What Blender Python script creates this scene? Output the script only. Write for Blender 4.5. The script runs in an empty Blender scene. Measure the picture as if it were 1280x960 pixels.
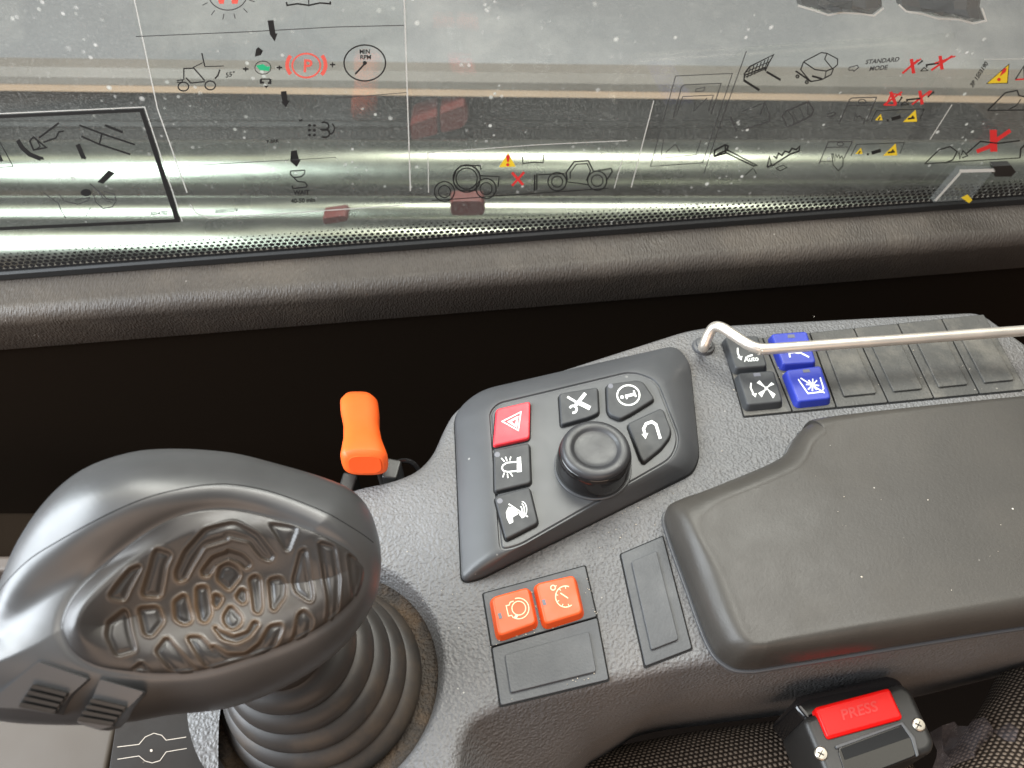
import bpy, bmesh, math, random
import numpy as np
from mathutils import Vector, Matrix
random.seed(7); np.random.seed(7)
R = math.radians
S = bpy.context.scene
COL = S.collection

# ------------------------------------------------------------ camera, world, lamps, exposure
CAM = Vector((0, 0, 0.38)); TILT = R(39)
cd = bpy.data.cameras.new('camera'); cam = bpy.data.objects.new('camera', cd); COL.objects.link(cam)
cam.location = CAM; cam.rotation_euler = (TILT, 0, 0)
cd.sensor_width = 36; cd.lens = 27; cd.clip_start = 0.01; cd.clip_end = 60
S.camera = cam
cd.dof.use_dof = True; cd.dof.focus_distance = .41; cd.dof.aperture_fstop = 14
S.view_settings.view_transform = 'Standard'; S.view_settings.look = 'None'
S.view_settings.exposure = 0.22; S.view_settings.gamma = 1; S.view_settings.use_curve_mapping = False
S.cycles.transparent_max_bounces = 24; S.cycles.max_bounces = 8; S.cycles.use_denoising = True
S.cycles.sample_clamp_indirect = 6

w = bpy.data.worlds.new('World'); S.world = w; w.use_nodes = True
nt = w.node_tree; bg = nt.nodes['Background']
tc = nt.nodes.new('ShaderNodeTexCoord'); sx = nt.nodes.new('ShaderNodeSeparateXYZ')
rp = nt.nodes.new('ShaderNodeValToRGB'); mp = nt.nodes.new('ShaderNodeMapRange')
nt.links.new(tc.outputs['Generated'], sx.inputs[0]); nt.links.new(sx.outputs['Z'], mp.inputs[0])
mp.inputs[1].default_value = -1; mp.inputs[2].default_value = 1
nt.links.new(mp.outputs[0], rp.inputs[0]); nt.links.new(rp.outputs[0], bg.inputs[0])
e = rp.color_ramp.elements
e[0].position = .40; e[0].color = (.95, .64, .43, 1)      # dim brown cab interior below
e[1].position = .60; e[1].color = (.62, .66, .70, 1)        # overcast daylight above
bg.inputs[1].default_value = 0.30

def area(name, loc, to, sx_, sy_, watts, col):
    l = bpy.data.lights.new(name, 'AREA'); l.shape = 'RECTANGLE'; l.size = sx_; l.size_y = sy_
    l.energy = watts; l.color = col
    o = bpy.data.objects.new(name, l); COL.objects.link(o); o.location = loc
    o.rotation_euler = (Vector(to) - Vector(loc)).to_track_quat('-Z', 'Y').to_euler()
    return o
area('windscreen_daylight', (-1.2, .05, .75), (-.05, .25, .08), 1.2, 1.25, 62, (.86, .93, 1))
area('side_window_daylight', (.25, 1.25, 1.75), (0, .3, 0), 1.5, .7, 58, (1, .97, .93))
area('sky_strip_daylight', (0, .95, 2.6), (0, 1.1, 0), 7, .8, 40, (1, .95, .78))
area('roof_window_daylight', (.25, .12, 1.25), (.1, .3, 0), .7, .5, 4, (1, .95, .88))

area('driver_side_fill', (.35, -1.25, .55), (.1, .2, -.03), 1.3, .9, 7.5, (1, .70, .50))  # unseen warm fill, added to brighten the near faces of the console

# ------------------------------------------------------------ pixel rays of the photograph (1280 x 960) onto real planes
ct, st = math.cos(TILT), math.sin(TILT)
def ray(px, py):
    x, y = (px - 640) / 960, -(py - 480) / 960
    return Vector((x, y * ct + st, y * st - ct))
class Plane:
    def __init__(s, p, n): s.p = Vector(p); s.n = Vector(n).normalized()
    def at(s, px, py, lift=0.0):
        d = ray(px, py); t = (s.p - CAM).dot(s.n) / d.dot(s.n)
        return CAM + d * t + s.n * lift
def Z(z): return Plane((0, 0, z), (0, 0, 1))
def G(px, py, z=0.0): return Z(z).at(px, py)
def GL(pts, z=0.0): return [G(x, y, z) for x, y in pts]

# ------------------------------------------------------------ materials
MATS = {}
def mat(name, col, rough=.5, metal=0, spec=.5, bump=None, var=None, specks=None, coat=0, dust=None):
    """bump=(scale,strength,dist,stretchxyz), var=(scale,amount), specks=(scale,size,colour), dust=(colour,scale,amount)"""
    if name in MATS: return MATS[name]
    m = bpy.data.materials.new(name); m.use_nodes = True; MATS[name] = m
    n = m.node_tree.nodes; L = m.node_tree.links; p = n['Principled BSDF']
    p.inputs['Base Color'].default_value = (*col, 1); p.inputs['Roughness'].default_value = rough
    p.inputs['Metallic'].default_value = metal; p.inputs['Specular IOR Level'].default_value = spec
    p.inputs['Coat Weight'].default_value = coat
    t = n.new('ShaderNodeTexCoord'); out = None
    def mixc(fac, a, b):
        x = n.new('ShaderNodeMix'); x.data_type = 'RGBA'
        L.new(fac, x.inputs[0])
        if a is None: x.inputs[6].default_value = (*col, 1)
        else: L.new(a, x.inputs[6])
        x.inputs[7].default_value = (*b, 1); return x.outputs[2]
    def noise(scale, detail=4, rg=.6):
        q = n.new('ShaderNodeTexNoise'); q.inputs['Scale'].default_value = scale; q.inputs['Detail'].default_value = detail
        q.inputs['Roughness'].default_value = rg; L.new(t.outputs['Object'], q.inputs['Vector']); return q.outputs['Fac']
    def ramp(src, a, b, va=0, vb=1):
        q = n.new('ShaderNodeMapRange'); L.new(src, q.inputs[0]); q.inputs[1].default_value = a; q.inputs[2].default_value = b
        q.inputs[3].default_value = va; q.inputs[4].default_value = vb; return q.outputs[0]
    if var:
        out = mixc(ramp(noise(var[0]), .35, .7), None, tuple(c * (1 + var[1]) for c in col))
        L.new(ramp(noise(var[0] * 1.7), .3, .7, max(.02, rough - .07), rough + .09), p.inputs['Roughness'])
    if dust:
        out = mixc(ramp(noise(dust[1], 6, .7), .48, .75, 0, dust[2]), out, dust[0])
    if specks:
        v = n.new('ShaderNodeTexVoronoi'); v.inputs['Scale'].default_value = specks[0]; L.new(t.outputs['Object'], v.inputs['Vector'])
        a = ramp(v.outputs['Distance'], specks[1], specks[1] * .6)
        b = n.new('ShaderNodeMath'); b.operation = 'MULTIPLY'; L.new(a, b.inputs[0])
        L.new(ramp(noise(specks[0] * .23, 2), .56, .62), b.inputs[1])
        out = mixc(b.outputs[0], out, specks[2])
    if out: L.new(out, p.inputs['Base Color'])
    if bump:
        mapn = n.new('ShaderNodeMapping'); L.new(t.outputs['Object'], mapn.inputs[0]); mapn.inputs['Scale'].default_value = bump[3]
        v = n.new('ShaderNodeTexVoronoi'); v.feature = 'SMOOTH_F1'; v.inputs['Scale'].default_value = bump[0]
        q = n.new('ShaderNodeTexNoise'); q.inputs['Scale'].default_value = bump[0] * .8; q.inputs['Detail'].default_value = 3
        L.new(mapn.outputs[0], v.inputs['Vector']); L.new(mapn.outputs[0], q.inputs['Vector'])
        ad = n.new('ShaderNodeMath'); ad.operation = 'ADD'; L.new(v.outputs['Distance'], ad.inputs[0]); L.new(q.outputs['Fac'], ad.inputs[1])
        b = n.new('ShaderNodeBump'); b.inputs['Strength'].default_value = bump[1]; b.inputs['Distance'].default_value = bump[2]
        L.new(ad.outputs[0], b.inputs['Height']); L.new(b.outputs[0], p.inputs['Normal'])
    return m

def see_through(name, tint, gloss, veil, veil_col=(.8, .8, .78), speck=0):
    m = bpy.data.materials.new(name); m.use_nodes = True; MATS[name] = m
    n = m.node_tree.nodes; L = m.node_tree.links; n.clear()
    o = n.new('ShaderNodeOutputMaterial'); tr = n.new('ShaderNodeBsdfTransparent'); tr.inputs[0].default_value = (*tint, 1)
    gl = n.new('ShaderNodeBsdfGlossy'); gl.inputs['Roughness'].default_value = .02
    lw = n.new('ShaderNodeLayerWeight'); lw.inputs[0].default_value = .5
    pw = n.new('ShaderNodeMath'); pw.operation = 'POWER'; L.new(lw.outputs['Facing'], pw.inputs[0]); pw.inputs[1].default_value = 4
    ma = n.new('ShaderNodeMath'); ma.operation = 'MULTIPLY_ADD'; L.new(pw.outputs[0], ma.inputs[0]); ma.inputs[1].default_value = .6; ma.inputs[2].default_value = .04
    k = n.new('ShaderNodeMath'); k.operation = 'MULTIPLY'; L.new(ma.outputs[0], k.inputs[0]); k.inputs[1].default_value = gloss
    a = n.new('ShaderNodeMixShader'); L.new(k.outputs[0], a.inputs[0]); L.new(tr.outputs[0], a.inputs[1]); L.new(gl.outputs[0], a.inputs[2])
    d = n.new('ShaderNodeBsdfDiffuse'); d.inputs[0].default_value = (*veil_col, 1)
    tl = n.new('ShaderNodeBsdfTranslucent'); tl.inputs[0].default_value = (*veil_col, 1)
    dm = n.new('ShaderNodeMixShader'); dm.inputs[0].default_value = .5; L.new(d.outputs[0], dm.inputs[1]); L.new(tl.outputs[0], dm.inputs[2])
    b = n.new('ShaderNodeMixShader'); L.new(a.outputs[0], b.inputs[1]); L.new(dm.outputs[0], b.inputs[2])
    b.inputs[0].default_value = veil
    if speck:
        t = n.new('ShaderNodeTexCoord')
        def noise(s, det=5, r=.7):
            q = n.new('ShaderNodeTexNoise'); q.inputs['Scale'].default_value = s; q.inputs['Detail'].default_value = det
            q.inputs['Roughness'].default_value = r; L.new(t.outputs['Object'], q.inputs['Vector']); return q.outputs['Fac']
        def ramp(src, a_, b_, x, y):
            q = n.new('ShaderNodeMapRange'); L.new(src, q.inputs[0]); q.inputs[1].default_value = a_; q.inputs[2].default_value = b_
            q.inputs[3].default_value = x; q.inputs[4].default_value = y; return q.outputs[0]
        def math_(op, x, y):
            q = n.new('ShaderNodeMath'); q.operation = op; L.new(x, q.inputs[0]); L.new(y, q.inputs[1]); q.use_clamp = True; return q.outputs[0]
        film = ramp(noise(9, 6, .65), .3, .75, veil * .5, veil * 1.6)
        grit = ramp(noise(900, 4, .8), .52, .80, 0, .34)
        v = n.new('ShaderNodeTexVoronoi'); v.inputs['Scale'].default_value = 130; L.new(t.outputs['Object'], v.inputs['Vector'])
        spots = math_('MULTIPLY', ramp(v.outputs['Distance'], .20, .10, 0, .85), ramp(noise(34, 3), .56, .66, 0, 1))
        v2 = n.new('ShaderNodeTexVoronoi'); v2.inputs['Scale'].default_value = 48; L.new(t.outputs['Object'], v2.inputs['Vector'])
        spots2 = math_('MULTIPLY', ramp(v2.outputs['Distance'], .10, .04, 0, .9), ramp(noise(17, 3), .52, .6, 0, 1))
        sum_ = math_('ADD', math_('ADD', film, grit), math_('MAXIMUM', spots, spots2))
        L.new(sum_, b.inputs[0])
    L.new(b.outputs[0], o.inputs[0])
    return m

def fabric_mat():
    m = bpy.data.materials.new('woven_seat_fabric'); m.use_nodes = True
    n = m.node_tree.nodes; L = m.node_tree.links; p = n['Principled BSDF']; p.inputs['Roughness'].default_value = .9
    p.inputs['Specular IOR Level'].default_value = .2
    t = n.new('ShaderNodeTexCoord'); s = n.new('ShaderNodeSeparateXYZ'); L.new(t.outputs['UV'], s.inputs[0])
    def M(op, a, b=None):
        q = n.new('ShaderNodeMath'); q.operation = op
        for i, x in enumerate((a, b)):
            if x is None: continue
            if isinstance(x, (int, float)): q.inputs[i].default_value = x
            else: L.new(x, q.inputs[i])
        return q.outputs[0]
    row = M('FLOOR', M('MULTIPLY', s.outputs['Y'], 1))
    sh = M('MULTIPLY', M('MODULO', row, 2), .5)
    u = M('SINE', M('MULTIPLY', M('ADD', s.outputs['X'], sh), math.pi))
    v = M('SINE', M('MULTIPLY', s.outputs['Y'], math.pi))
    h = M('MULTIPLY', M('ABSOLUTE', u), M('ABSOLUTE', v))
    r = n.new('ShaderNodeValToRGB'); L.new(h, r.inputs[0])
    r.color_ramp.elements[0].position = .3; r.color_ramp.elements[0].color = (.030, .021, .015, 1)
    r.color_ramp.elements[1].position = .8; r.color_ramp.elements[1].color = (.25, .195, .15, 1)
    L.new(r.outputs[0], p.inputs['Base Color'])
    b = n.new('ShaderNodeBump'); b.inputs['Strength'].default_value = .9; b.inputs['Distance'].default_value = .0012
    L.new(h, b.inputs['Height']); L.new(b.outputs[0], p.inputs['Normal'])
    return m

M_shell = mat('textured_grey_plastic', (.118, .116, .117), .48, spec=.45, bump=(700, .75, .0010, (1, 1, 1)), var=(9, .18), dust=((.24, .18, .13), 7, .2), specks=(150, .075, (.45, .43, .40)))
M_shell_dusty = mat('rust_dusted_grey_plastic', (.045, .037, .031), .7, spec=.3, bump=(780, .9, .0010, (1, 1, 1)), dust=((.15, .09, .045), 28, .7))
M_bezel = mat('smooth_charcoal_plastic', (.052, .053, .056), .40, var=(14, .25), specks=(60, .07, (.5, .48, .45)))
M_key = mat('black_rubber_key', (.030, .031, .033), .55, var=(60, .3))
M_knob = mat('satin_black_knob', (.026, .026, .028), .40, var=(50, .3))
M_gloss = mat('gloss_black_plastic', (.010, .009, .009), .12)
M_gap = mat('dark_gap', (.006, .006, .006), .9)
M_plate = mat('blank_switch_plastic', (.050, .052, .056), .52, bump=(900, .25, .0004, (1, 1, 1)), var=(25, .3), specks=(70, .08, (.5, .46, .4)))
M_plate_dusty = mat('dusty_blank_switch_plastic', (.050, .048, .044), .5, bump=(900, .25, .0004, (1, 1, 1)), var=(25, .3), dust=((.20, .18, .15), 30, .6), specks=(70, .10, (.5, .46, .4)))
M_red = mat('red_key_plastic', (.70, .030, .045), .42, var=(40, .1))
M_buckle_red = mat('red_gloss_plastic', (.68, .006, .005), .25, spec=.2)
M_orange = mat('orange_key_plastic', (.66, .075, .008), .45, var=(40, .1))
M_orange_l = mat('orange_lever_plastic', (.76, .098, .009), .5, var=(30, .12))
M_blue = mat('blue_key_plastic', (.020, .034, .29), .42, var=(40, .2))
M_white = mat('white_print', (.80, .80, .77), .6)
M_cream = mat('cream_print', (.90, .66, .42), .6)
M_led = mat('indicator_lens', (.12, .12, .14), .35, spec=.3)
M_pad = mat('soft_black_armrest_vinyl', (.040, .036, .0315), .42, spec=.35, bump=(700, .10, .0004, (1, 1, 1)), var=(12, .22), dust=((.15, .125, .095), 11, .09), specks=(80, .045, (.6, .56, .5)))
M_lip = mat('grey_armrest_lip', (.06, .06, .063), .45)
M_grip = mat('polished_black_grip_plastic', (.042, .042, .043), .38, spec=.75, var=(18, .3))
M_thumb = mat('dusty_rubber_thumb_pad', (.024, .022, .021), .32, var=(30, .3), dust=((.10, .07, .045), 45, .12))
M_tread = mat('dusty_tread_ridge', (.105, .074, .046), .5, dust=((.24, .16, .09), 50, .6))
M_boot = mat('black_rubber_bellows', (.020, .017, .015), .5, var=(20, .4), dust=((.085, .058, .036), 26, .6))
M_steel = mat('brushed_steel_rod', (.66, .60, .53), .36, metal=.75, var=(30, .1))
M_screw = mat('zinc_screw', (.40, .37, .32), .4, metal=1)
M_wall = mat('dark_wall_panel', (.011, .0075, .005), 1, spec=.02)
M_ledge = mat('leather_grain_vinyl', (.050, .041, .034), .52, spec=.36, bump=(520, .5, .0011, (1.7, .5, .8)), var=(10, .2), dust=((.20, .16, .12), 12, .2), specks=(95, .05, (.55, .5, .45)))
M_seal = mat('black_rubber_seal', (.009, .009, .009), .6)
M_frit = mat('black_ceramic_print', (.008, .008, .009), .5)
M_ink = mat('black_print', (.012, .012, .012), .6)
M_inkgrey = mat('grey_print', (.06, .06, .06), .6)
M_inkred = mat('red_print', (.72, .03, .03), .6)
M_inkpink = mat('coral_print', (.80, .12, .09), .6)
M_inkyel = mat('yellow_print', (.88, .62, .03), .6)
M_inkgreen = mat('green_print', (.02, .45, .20), .6)
M_filmedge = mat('film_edge', (.62, .62, .58), .4)
M_glass = see_through('dusty_window_glass', (.94, .96, .94), .8, .030, speck=1)
M_film = see_through('clear_sticker_film', (.95, .96, .95), .5, .036)
M_haze = see_through('milky_clip_plastic', (.82, .84, .84), 1.0, .08)
M_torn = see_through('torn_film_residue', (.20, .20, .205), 2.2, .10)
M_poly = see_through('clear_polythene', (.85, .82, .84), 1.0, .16, (.55, .50, .53))
M_pipe = mat('glossy_grey_green_pipe_paint', (.20, .21, .175), .27, metal=1, var=(5, .25), dust=((.12, .115, .10), 8, .3))
M_hood = mat('grey_hood_paint', (.115, .115, .118), .5, var=(3, .2), dust=((.26, .25, .24), 2.2, .8))
M_hoodedge = mat('tan_painted_edge', (.22, .155, .105), .5, var=(6, .2))
M_hoodside = mat('brownish_grey_paint', (.12, .105, .09), .5, var=(5, .2))
M_chassis = mat('dark_greasy_chassis', (.020, .018, .015), .6, var=(6, .5))
M_dullred = mat('dull_red', (.075, .014, .011), .5, var=(20, .3))
M_beige = mat('beige_plastic_cover', (.050, .037, .026), .6, var=(8, .1))
M_trim = mat('taupe_trim_plastic', (.07, .053, .043), .55, var=(12, .15))
M_black = mat('satin_black_plastic', (.016, .015, .014), .4, var=(20, .3), specks=(80, .08, (.4, .36, .3)))
M_blackplate = mat('scuffed_black_plate', (.012, .009, .007), .65, spec=.25, var=(20, .4), specks=(120, .10, (.4, .33, .26)))
M_carpet = mat('dark_cab_floor', (.008, .006, .005), 1, spec=.02)
M_fabric = fabric_mat()

# ------------------------------------------------------------ object helpers
ORG = {}
def root(name, loc, label, cat, group=None):
    o = bpy.data.objects.new(name, None); o.empty_display_size = .02; COL.objects.link(o); o.location = loc
    o['label'] = label; o['category'] = cat
    if group: o['group'] = group
    ORG[o.name] = Vector(loc); return o
def org_of(o):
    while o.parent: o = o.parent
    return ORG.get(o.name, Vector())
def obj(name, bm, m, parent=None, label=None, sharp=32, cat=None, kind=None, group=None, recalc=True):
    me = bpy.data.meshes.new(name)
    if recalc: bmesh.ops.recalc_face_normals(bm, faces=bm.faces[:])
    bm.to_mesh(me); bm.free()
    off = org_of(parent) if parent else Vector()
    if not parent:      # origin at the base
        vs = np.array([v.co for v in me.vertices]); c = vs.mean(0); off = Vector((c[0], c[1], vs[:, 2].min()))
    me.transform(Matrix.Translation(-off))
    for p in me.polygons: p.use_smooth = True
    me.set_sharp_from_angle(angle=R(sharp))
    if m: me.materials.append(m)
    o = bpy.data.objects.new(name, me); COL.objects.link(o)
    if parent: o.parent = parent
    else: o.location = off; ORG[o.name] = off
    if label: o['label'] = label
    if cat: o['category'] = cat
    if kind: o['kind'] = kind
    if group: o['group'] = group
    return o

def rounded(pts, r, n=5):
    """round the corners of a polygon (list of Vectors or tuples)"""
    P = [Vector(p) for p in pts]; out = []; N = len(P)
    for i in range(N):
        a, b, c = P[i - 1], P[i], P[(i + 1) % N]
        ri = r[i] if isinstance(r, (list, tuple)) else r
        d1, d2 = (a - b), (c - b); k = min(ri, d1.length * .45, d2.length * .45)
        p1, p2 = b + d1.normalized() * k, b + d2.normalized() * k
        for j in range(n + 1):
            t = j / n; out.append((1 - t) ** 2 * p1 + 2 * t * (1 - t) * b + t * t * p2)
    return out
def spline(pts, n=8, closed=True):
    P = [Vector(p) for p in pts]; N = len(P); out = []
    for i in range(N if closed else N - 1):
        if closed: p0, p1, p2, p3 = P[i - 1], P[i], P[(i + 1) % N], P[(i + 2) % N]
        else: p0, p1, p2, p3 = P[max(i - 1, 0)], P[i], P[i + 1], P[min(i + 2, N - 1)]
        for j in range(n):
            t = j / n
            out.append(.5 * ((2 * p1) + (p2 - p0) * t + (2 * p0 - 5 * p1 + 4 * p2 - p3) * t * t + (3 * p1 - p0 - 3 * p2 + p3) * t ** 3))
    if not closed: out.append(P[-1])
    return out
def area2(P): return sum(P[i - 1].x * P[i].y - P[i].x * P[i - 1].y for i in range(len(P)))
def inset(P, d):
    """offset a polygon in xy inward by d (z kept)"""
    s = 1 if area2(P) > 0 else -1; out = []; N = len(P)
    for i in range(N):
        a, b, c = P[i - 1], P[i], P[(i + 1) % N]
        e1 = Vector((b.x - a.x, b.y - a.y)); e2 = Vector((c.x - b.x, c.y - b.y))
        if e1.length < 1e-9: e1 = e2
        if e2.length < 1e-9: e2 = e1
        n1 = Vector((-e1.y, e1.x)).normalized() * s; n2 = Vector((-e2.y, e2.x)).normalized() * s
        m = n1 + n2; m = m.normalized() if m.length > 1e-6 else n1
        k = d / max(.45, m.dot(n1)); out.append(Vector((b.x + m.x * k, b.y + m.y * k, b.z)))
    for _ in range(6):      # collapse folded edges
        bad = [i for i in range(N) if (out[(i + 1) % N] - out[i]).xy.dot((P[(i + 1) % N] - P[i]).xy) < 0]
        if not bad: break
        for i in bad:
            c = (out[i] + out[(i + 1) % N]) / 2; out[i] = c.copy(); out[(i + 1) % N] = c.copy()
    return out
def loft(bm, rings, cap0=True, cap1=True, closed=True):
    V = [[bm.verts.new(p) for p in r] for r in rings]
    N = len(V[0])
    for a, b in zip(V[:-1], V[1:]):
        for i in range(N if closed else N - 1):
            j = (i + 1) % N
            try: bm.faces.new((a[i], a[j], b[j], b[i]))
            except ValueError: pass
    if cap0: bm.faces.new(V[0][::-1])
    if cap1: bm.faces.new(V[-1])
    return V
def slab(bm, P, z0, z1, r=.0005, seg=3, draft=0.0):
    P = [Vector((p.x, p.y, 0)) for p in P]
    rings = [[Vector((p.x, p.y, z0)) for p in inset(P, -draft)]]
    for k in range(seg + 1):
        a = k / seg * math.pi / 2
        rings.append([Vector((p.x, p.y, z1 - r + r * math.sin(a))) for p in inset(P, r * (1 - math.cos(a)))])
    rings.append([Vector((p.x, p.y, z1)) for p in inset(P, r * 1.25)])
    loft(bm, rings); return bm
def plate(px, z0, z1, corner=.001, r=.0005, n=4, draft=0.0):
    bm = bmesh.new(); slab(bm, rounded(GL(px, z1), corner, n), z0, z1, r, draft=draft); return bm
def tube(bm, pts, rad, n=14, caps=True):
    P = [Vector(p) for p in pts]; rad = rad if isinstance(rad, (list, tuple)) else [rad] * len(P)
    rings = []; up = None
    for i, p in enumerate(P):
        t = (P[min(i + 1, len(P) - 1)] - P[max(i - 1, 0)]).normalized()
        if up is None: up = t.orthogonal().normalized()
        up = (up - t * up.dot(t)).normalized(); s = t.cross(up)
        rings.append([p + (up * math.cos(a) + s * math.sin(a)) * rad[i] for a in (2 * math.pi * k / n for k in range(n))])
    loft(bm, rings, caps, caps); return bm
def lathe(bm, c, prof, n=64, shift=(0, 0, 0)):
    """prof = [(r, z)], rings lean by shift per metre of height"""
    rings = [[Vector((c[0] + r * math.cos(a) + shift[0] * z, c[1] + r * math.sin(a) + shift[1] * z, c[2] + z)) for a in (2 * math.pi * k / n for k in range(n))] for r, z in prof]
    loft(bm, rings); return bm
def box(bm, lo, hi):
    x0, y0, z0 = lo; x1, y1, z1 = hi
    loft(bm, [[Vector((x0, y0, z)), Vector((x1, y0, z)), Vector((x1, y1, z)), Vector((x0, y1, z))] for z in (z0, z1)]); return bm

# print: strokes and fills drawn on a plane, each stroke a hair above the one before
def strip(bm, pts, wd, pl, lift, closed=False):
    P = [Vector((x, y)) for x, y in pts]
    P = [p for i, p in enumerate(P) if i == 0 or (p - P[i - 1]).length > 1e-4]
    N = len(P); Lr = []
    for i in range(N):
        a = P[i - 1] if (i > 0 or closed) else P[i]; c = P[(i + 1) % N] if (i < N - 1 or closed) else P[i]
        d1 = (P[i] - a); d2 = (c - P[i])
        d1 = d1.normalized() if d1.length else d2.normalized(); d2 = d2.normalized() if d2.length else d1
        n1 = Vector((-d1.y, d1.x)); n2 = Vector((-d2.y, d2.x)); m = n1 + n2
        m = m.normalized() if m.length > .2 else n1
        k = wd / 2 / max(.5, m.dot(n1))
        Lr.append((bm.verts.new(pl.at(*(P[i] + m * k), lift)), bm.verts.new(pl.at(*(P[i] - m * k), lift))))
    for i in range(N if closed else N - 1):
        a, b = Lr[i], Lr[(i + 1) % N]; bm.faces.new((a[0], b[0], b[1], a[1]))
def ink(name, m, parent, pl, strokes=(), fills=(), texts=(), lift=.0002, label=None):
    bm = bmesh.new(); k = 0
    for s in strokes:
        strip(bm, s[0], s[1] * (1.35 if pl is WIN else 1), pl, lift + k * 8e-6, len(s) > 2 and s[2]); k += 1
    for f in fills:
        bm.faces.new([bm.verts.new(pl.at(x, y, lift + k * 8e-6)) for x, y in f]); k += 1
    for s, c, ax, h, sl in texts:
        put_text(bm, s, c, ax, h, sl, pl, lift + k * 8e-6); k += 1
    bmesh.ops.triangulate(bm, faces=[f for f in bm.faces if len(f.verts) > 4])
    bm.normal_update()
    for f in bm.faces:
        if f.normal.dot(pl.n) < 0: f.normal_flip()
    o = obj(name, bm, m, parent, label, recalc=False)
    if len(strokes) + len(fills) > 1: o['kind'] = 'stuff'      # fine line print, too small to pick apart
    return o
def put_text(bm, s, c, ang, h, slant, pl, lift):
    """text centred on pixel c, baseline rotated ang degrees in the picture, cap height h px"""
    cu = bpy.data.curves.new('t', 'FONT'); cu.body = s; cu.align_x = 'CENTER'; cu.align_y = 'CENTER'; cu.resolution_u = 3; cu.offset = .03 if h < 6 else .018
    o = bpy.data.objects.new('t', cu); COL.objects.link(o); bpy.context.view_layer.update()
    me = bpy.data.meshes.new_from_object(o.evaluated_get(bpy.context.evaluated_depsgraph_get()))
    a = R(ang); ex = Vector((math.cos(a), -math.sin(a))); a2 = R(ang + 90 + slant); ey = Vector((math.cos(a2), -math.sin(a2)))
    k = h / .70; V = []
    for v in me.vertices:
        q = Vector(c) + ex * v.co.x * k + ey * v.co.y * k
        V.append(bm.verts.new(pl.at(q.x, q.y, lift)))
    for p in me.polygons:
        try: bm.faces.new([V[i] for i in p.vertices])
        except ValueError: pass
    bpy.data.objects.remove(o); bpy.data.curves.remove(cu); bpy.data.meshes.remove(me)
def circ(c, rx, ry=None, a0=0, a1=360, n=28, rot=0):
    ry = ry or rx; out = []; q = R(rot)
    full = abs(a1 - a0) >= 360
    for k in range(n if full else n + 1):
        a = R(a0 + (a1 - a0) * k / n); x, y = rx * math.cos(a), -ry * math.sin(a)
        out.append((c[0] + x * math.cos(q) - y * math.sin(q), c[1] + x * math.sin(q) + y * math.cos(q)))
    return out

# ============================================================ the setting: wall, ledge, floor
WL, WR = G(0, 347, -.02), G(1280, 252, -.02)
ex = (WR - WL).normalized(); nrm = Vector((ex.y, -ex.x, 0)).normalized()      # nrm points into the cab
WIN = Plane(WL, nrm)
def W(s, d, z): return WL + ex * s + nrm * d + Vector((0, 0, z - WL.z))
S0, S1 = -.5, 1.35
bm = bmesh.new()
prof = [(-.012, -.027), (-.012, -.0205), (.0, -.0208), (.012, -.0222), (.024, -.0240)]
for k in range(9):
    a = k / 8 * R(105); prof.append((.024 + .011 * math.sin(a), -.0240 - .011 * (1 - math.cos(a))))
prof += [(.028, -.060), (.022, -.075), (-.02, -.075)]
NS = 90
loft(bm, [[W(S0 + (S1 - S0) * i / NS, d, z) for d, z in prof] for i in range(NS + 1)])
ledge = obj('window_ledge', bm, M_ledge, label='leather grained dark grey vinyl ledge along the bottom of the window', cat='ledge', sharp=50)
bm = bmesh.new()
loft(bm, [[W(S0, d, z) for d, z in ((.018, -.0755), (.010, -.6), (-.04, -.6), (-.04, -.0755))], [W(S1, d, z) for d, z in ((.018, -.0755), (.010, -.6), (-.04, -.6), (-.04, -.0755))]])
obj('cab_wall', bm, M_wall, kind='structure')
bm = bmesh.new(); box(bm, (-.9, -.9, -.62), (1.3, .62, -.60)); obj('cab_floor', bm, M_carpet, kind='structure')

# ============================================================ window: pane, dot band, seal
win = root('side_window', W(.42, -.006, -.02), 'dusty cab side window with a black dotted border along its bottom edge', 'window')
bm = bmesh.new(); a = W(S0, 0, -.012)
rings = [[W(S0, d, z) for d, z in ((0, -.0185), (0, .75), (-.005, .75), (-.005, -.0185))], [W(S1, d, z) for d, z in ((0, -.0185), (0, .75), (-.005, .75), (-.005, -.0185))]]
loft(bm, rings); obj('glass_pane', bm, M_glass, win)
bm = bmesh.new(); rings = [[W(s, d, z) for d, z in ((.003, -.0198), (.003, -.0150), (.0012, -.0138), (.0003, -.0138), (.0003, -.0198))] for s in (S0, S1)]
loft(bm, rings); obj('rubber_seal', bm, M_seal, win)
bm = bmesh.new(); NB = 470; pitch = .0046; z0 = -.0045      # printed dots that shrink upward
def frit_dot(s, z, rx, rz, n=8):
    bm.faces.new([bm.verts.new(W(s + rx * math.cos(2 * math.pi * k / n), .0004, z + rz * math.sin(2 * math.pi * k / n))) for k in range(n)])
bm.faces.new([bm.verts.new(W(s, .00035, z)) for s, z in ((S0, -.0140), (S1, -.0140), (S1, -.0118), (S0, -.0118))])
for r_ in range(5):
    rr = (.0020, .0019, .0016, .0012, .0007)[r_]; zz = -.0102 + r_ * .0031
    for k in range(int((.98) / pitch)):
        frit_dot(-.05 + k * pitch + (r_ % 2) * pitch / 2, zz, rr * 1.02, rr * .82)
fr = obj('dot_band', bm, M_frit, win); fr['kind'] = 'stuff'

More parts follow.
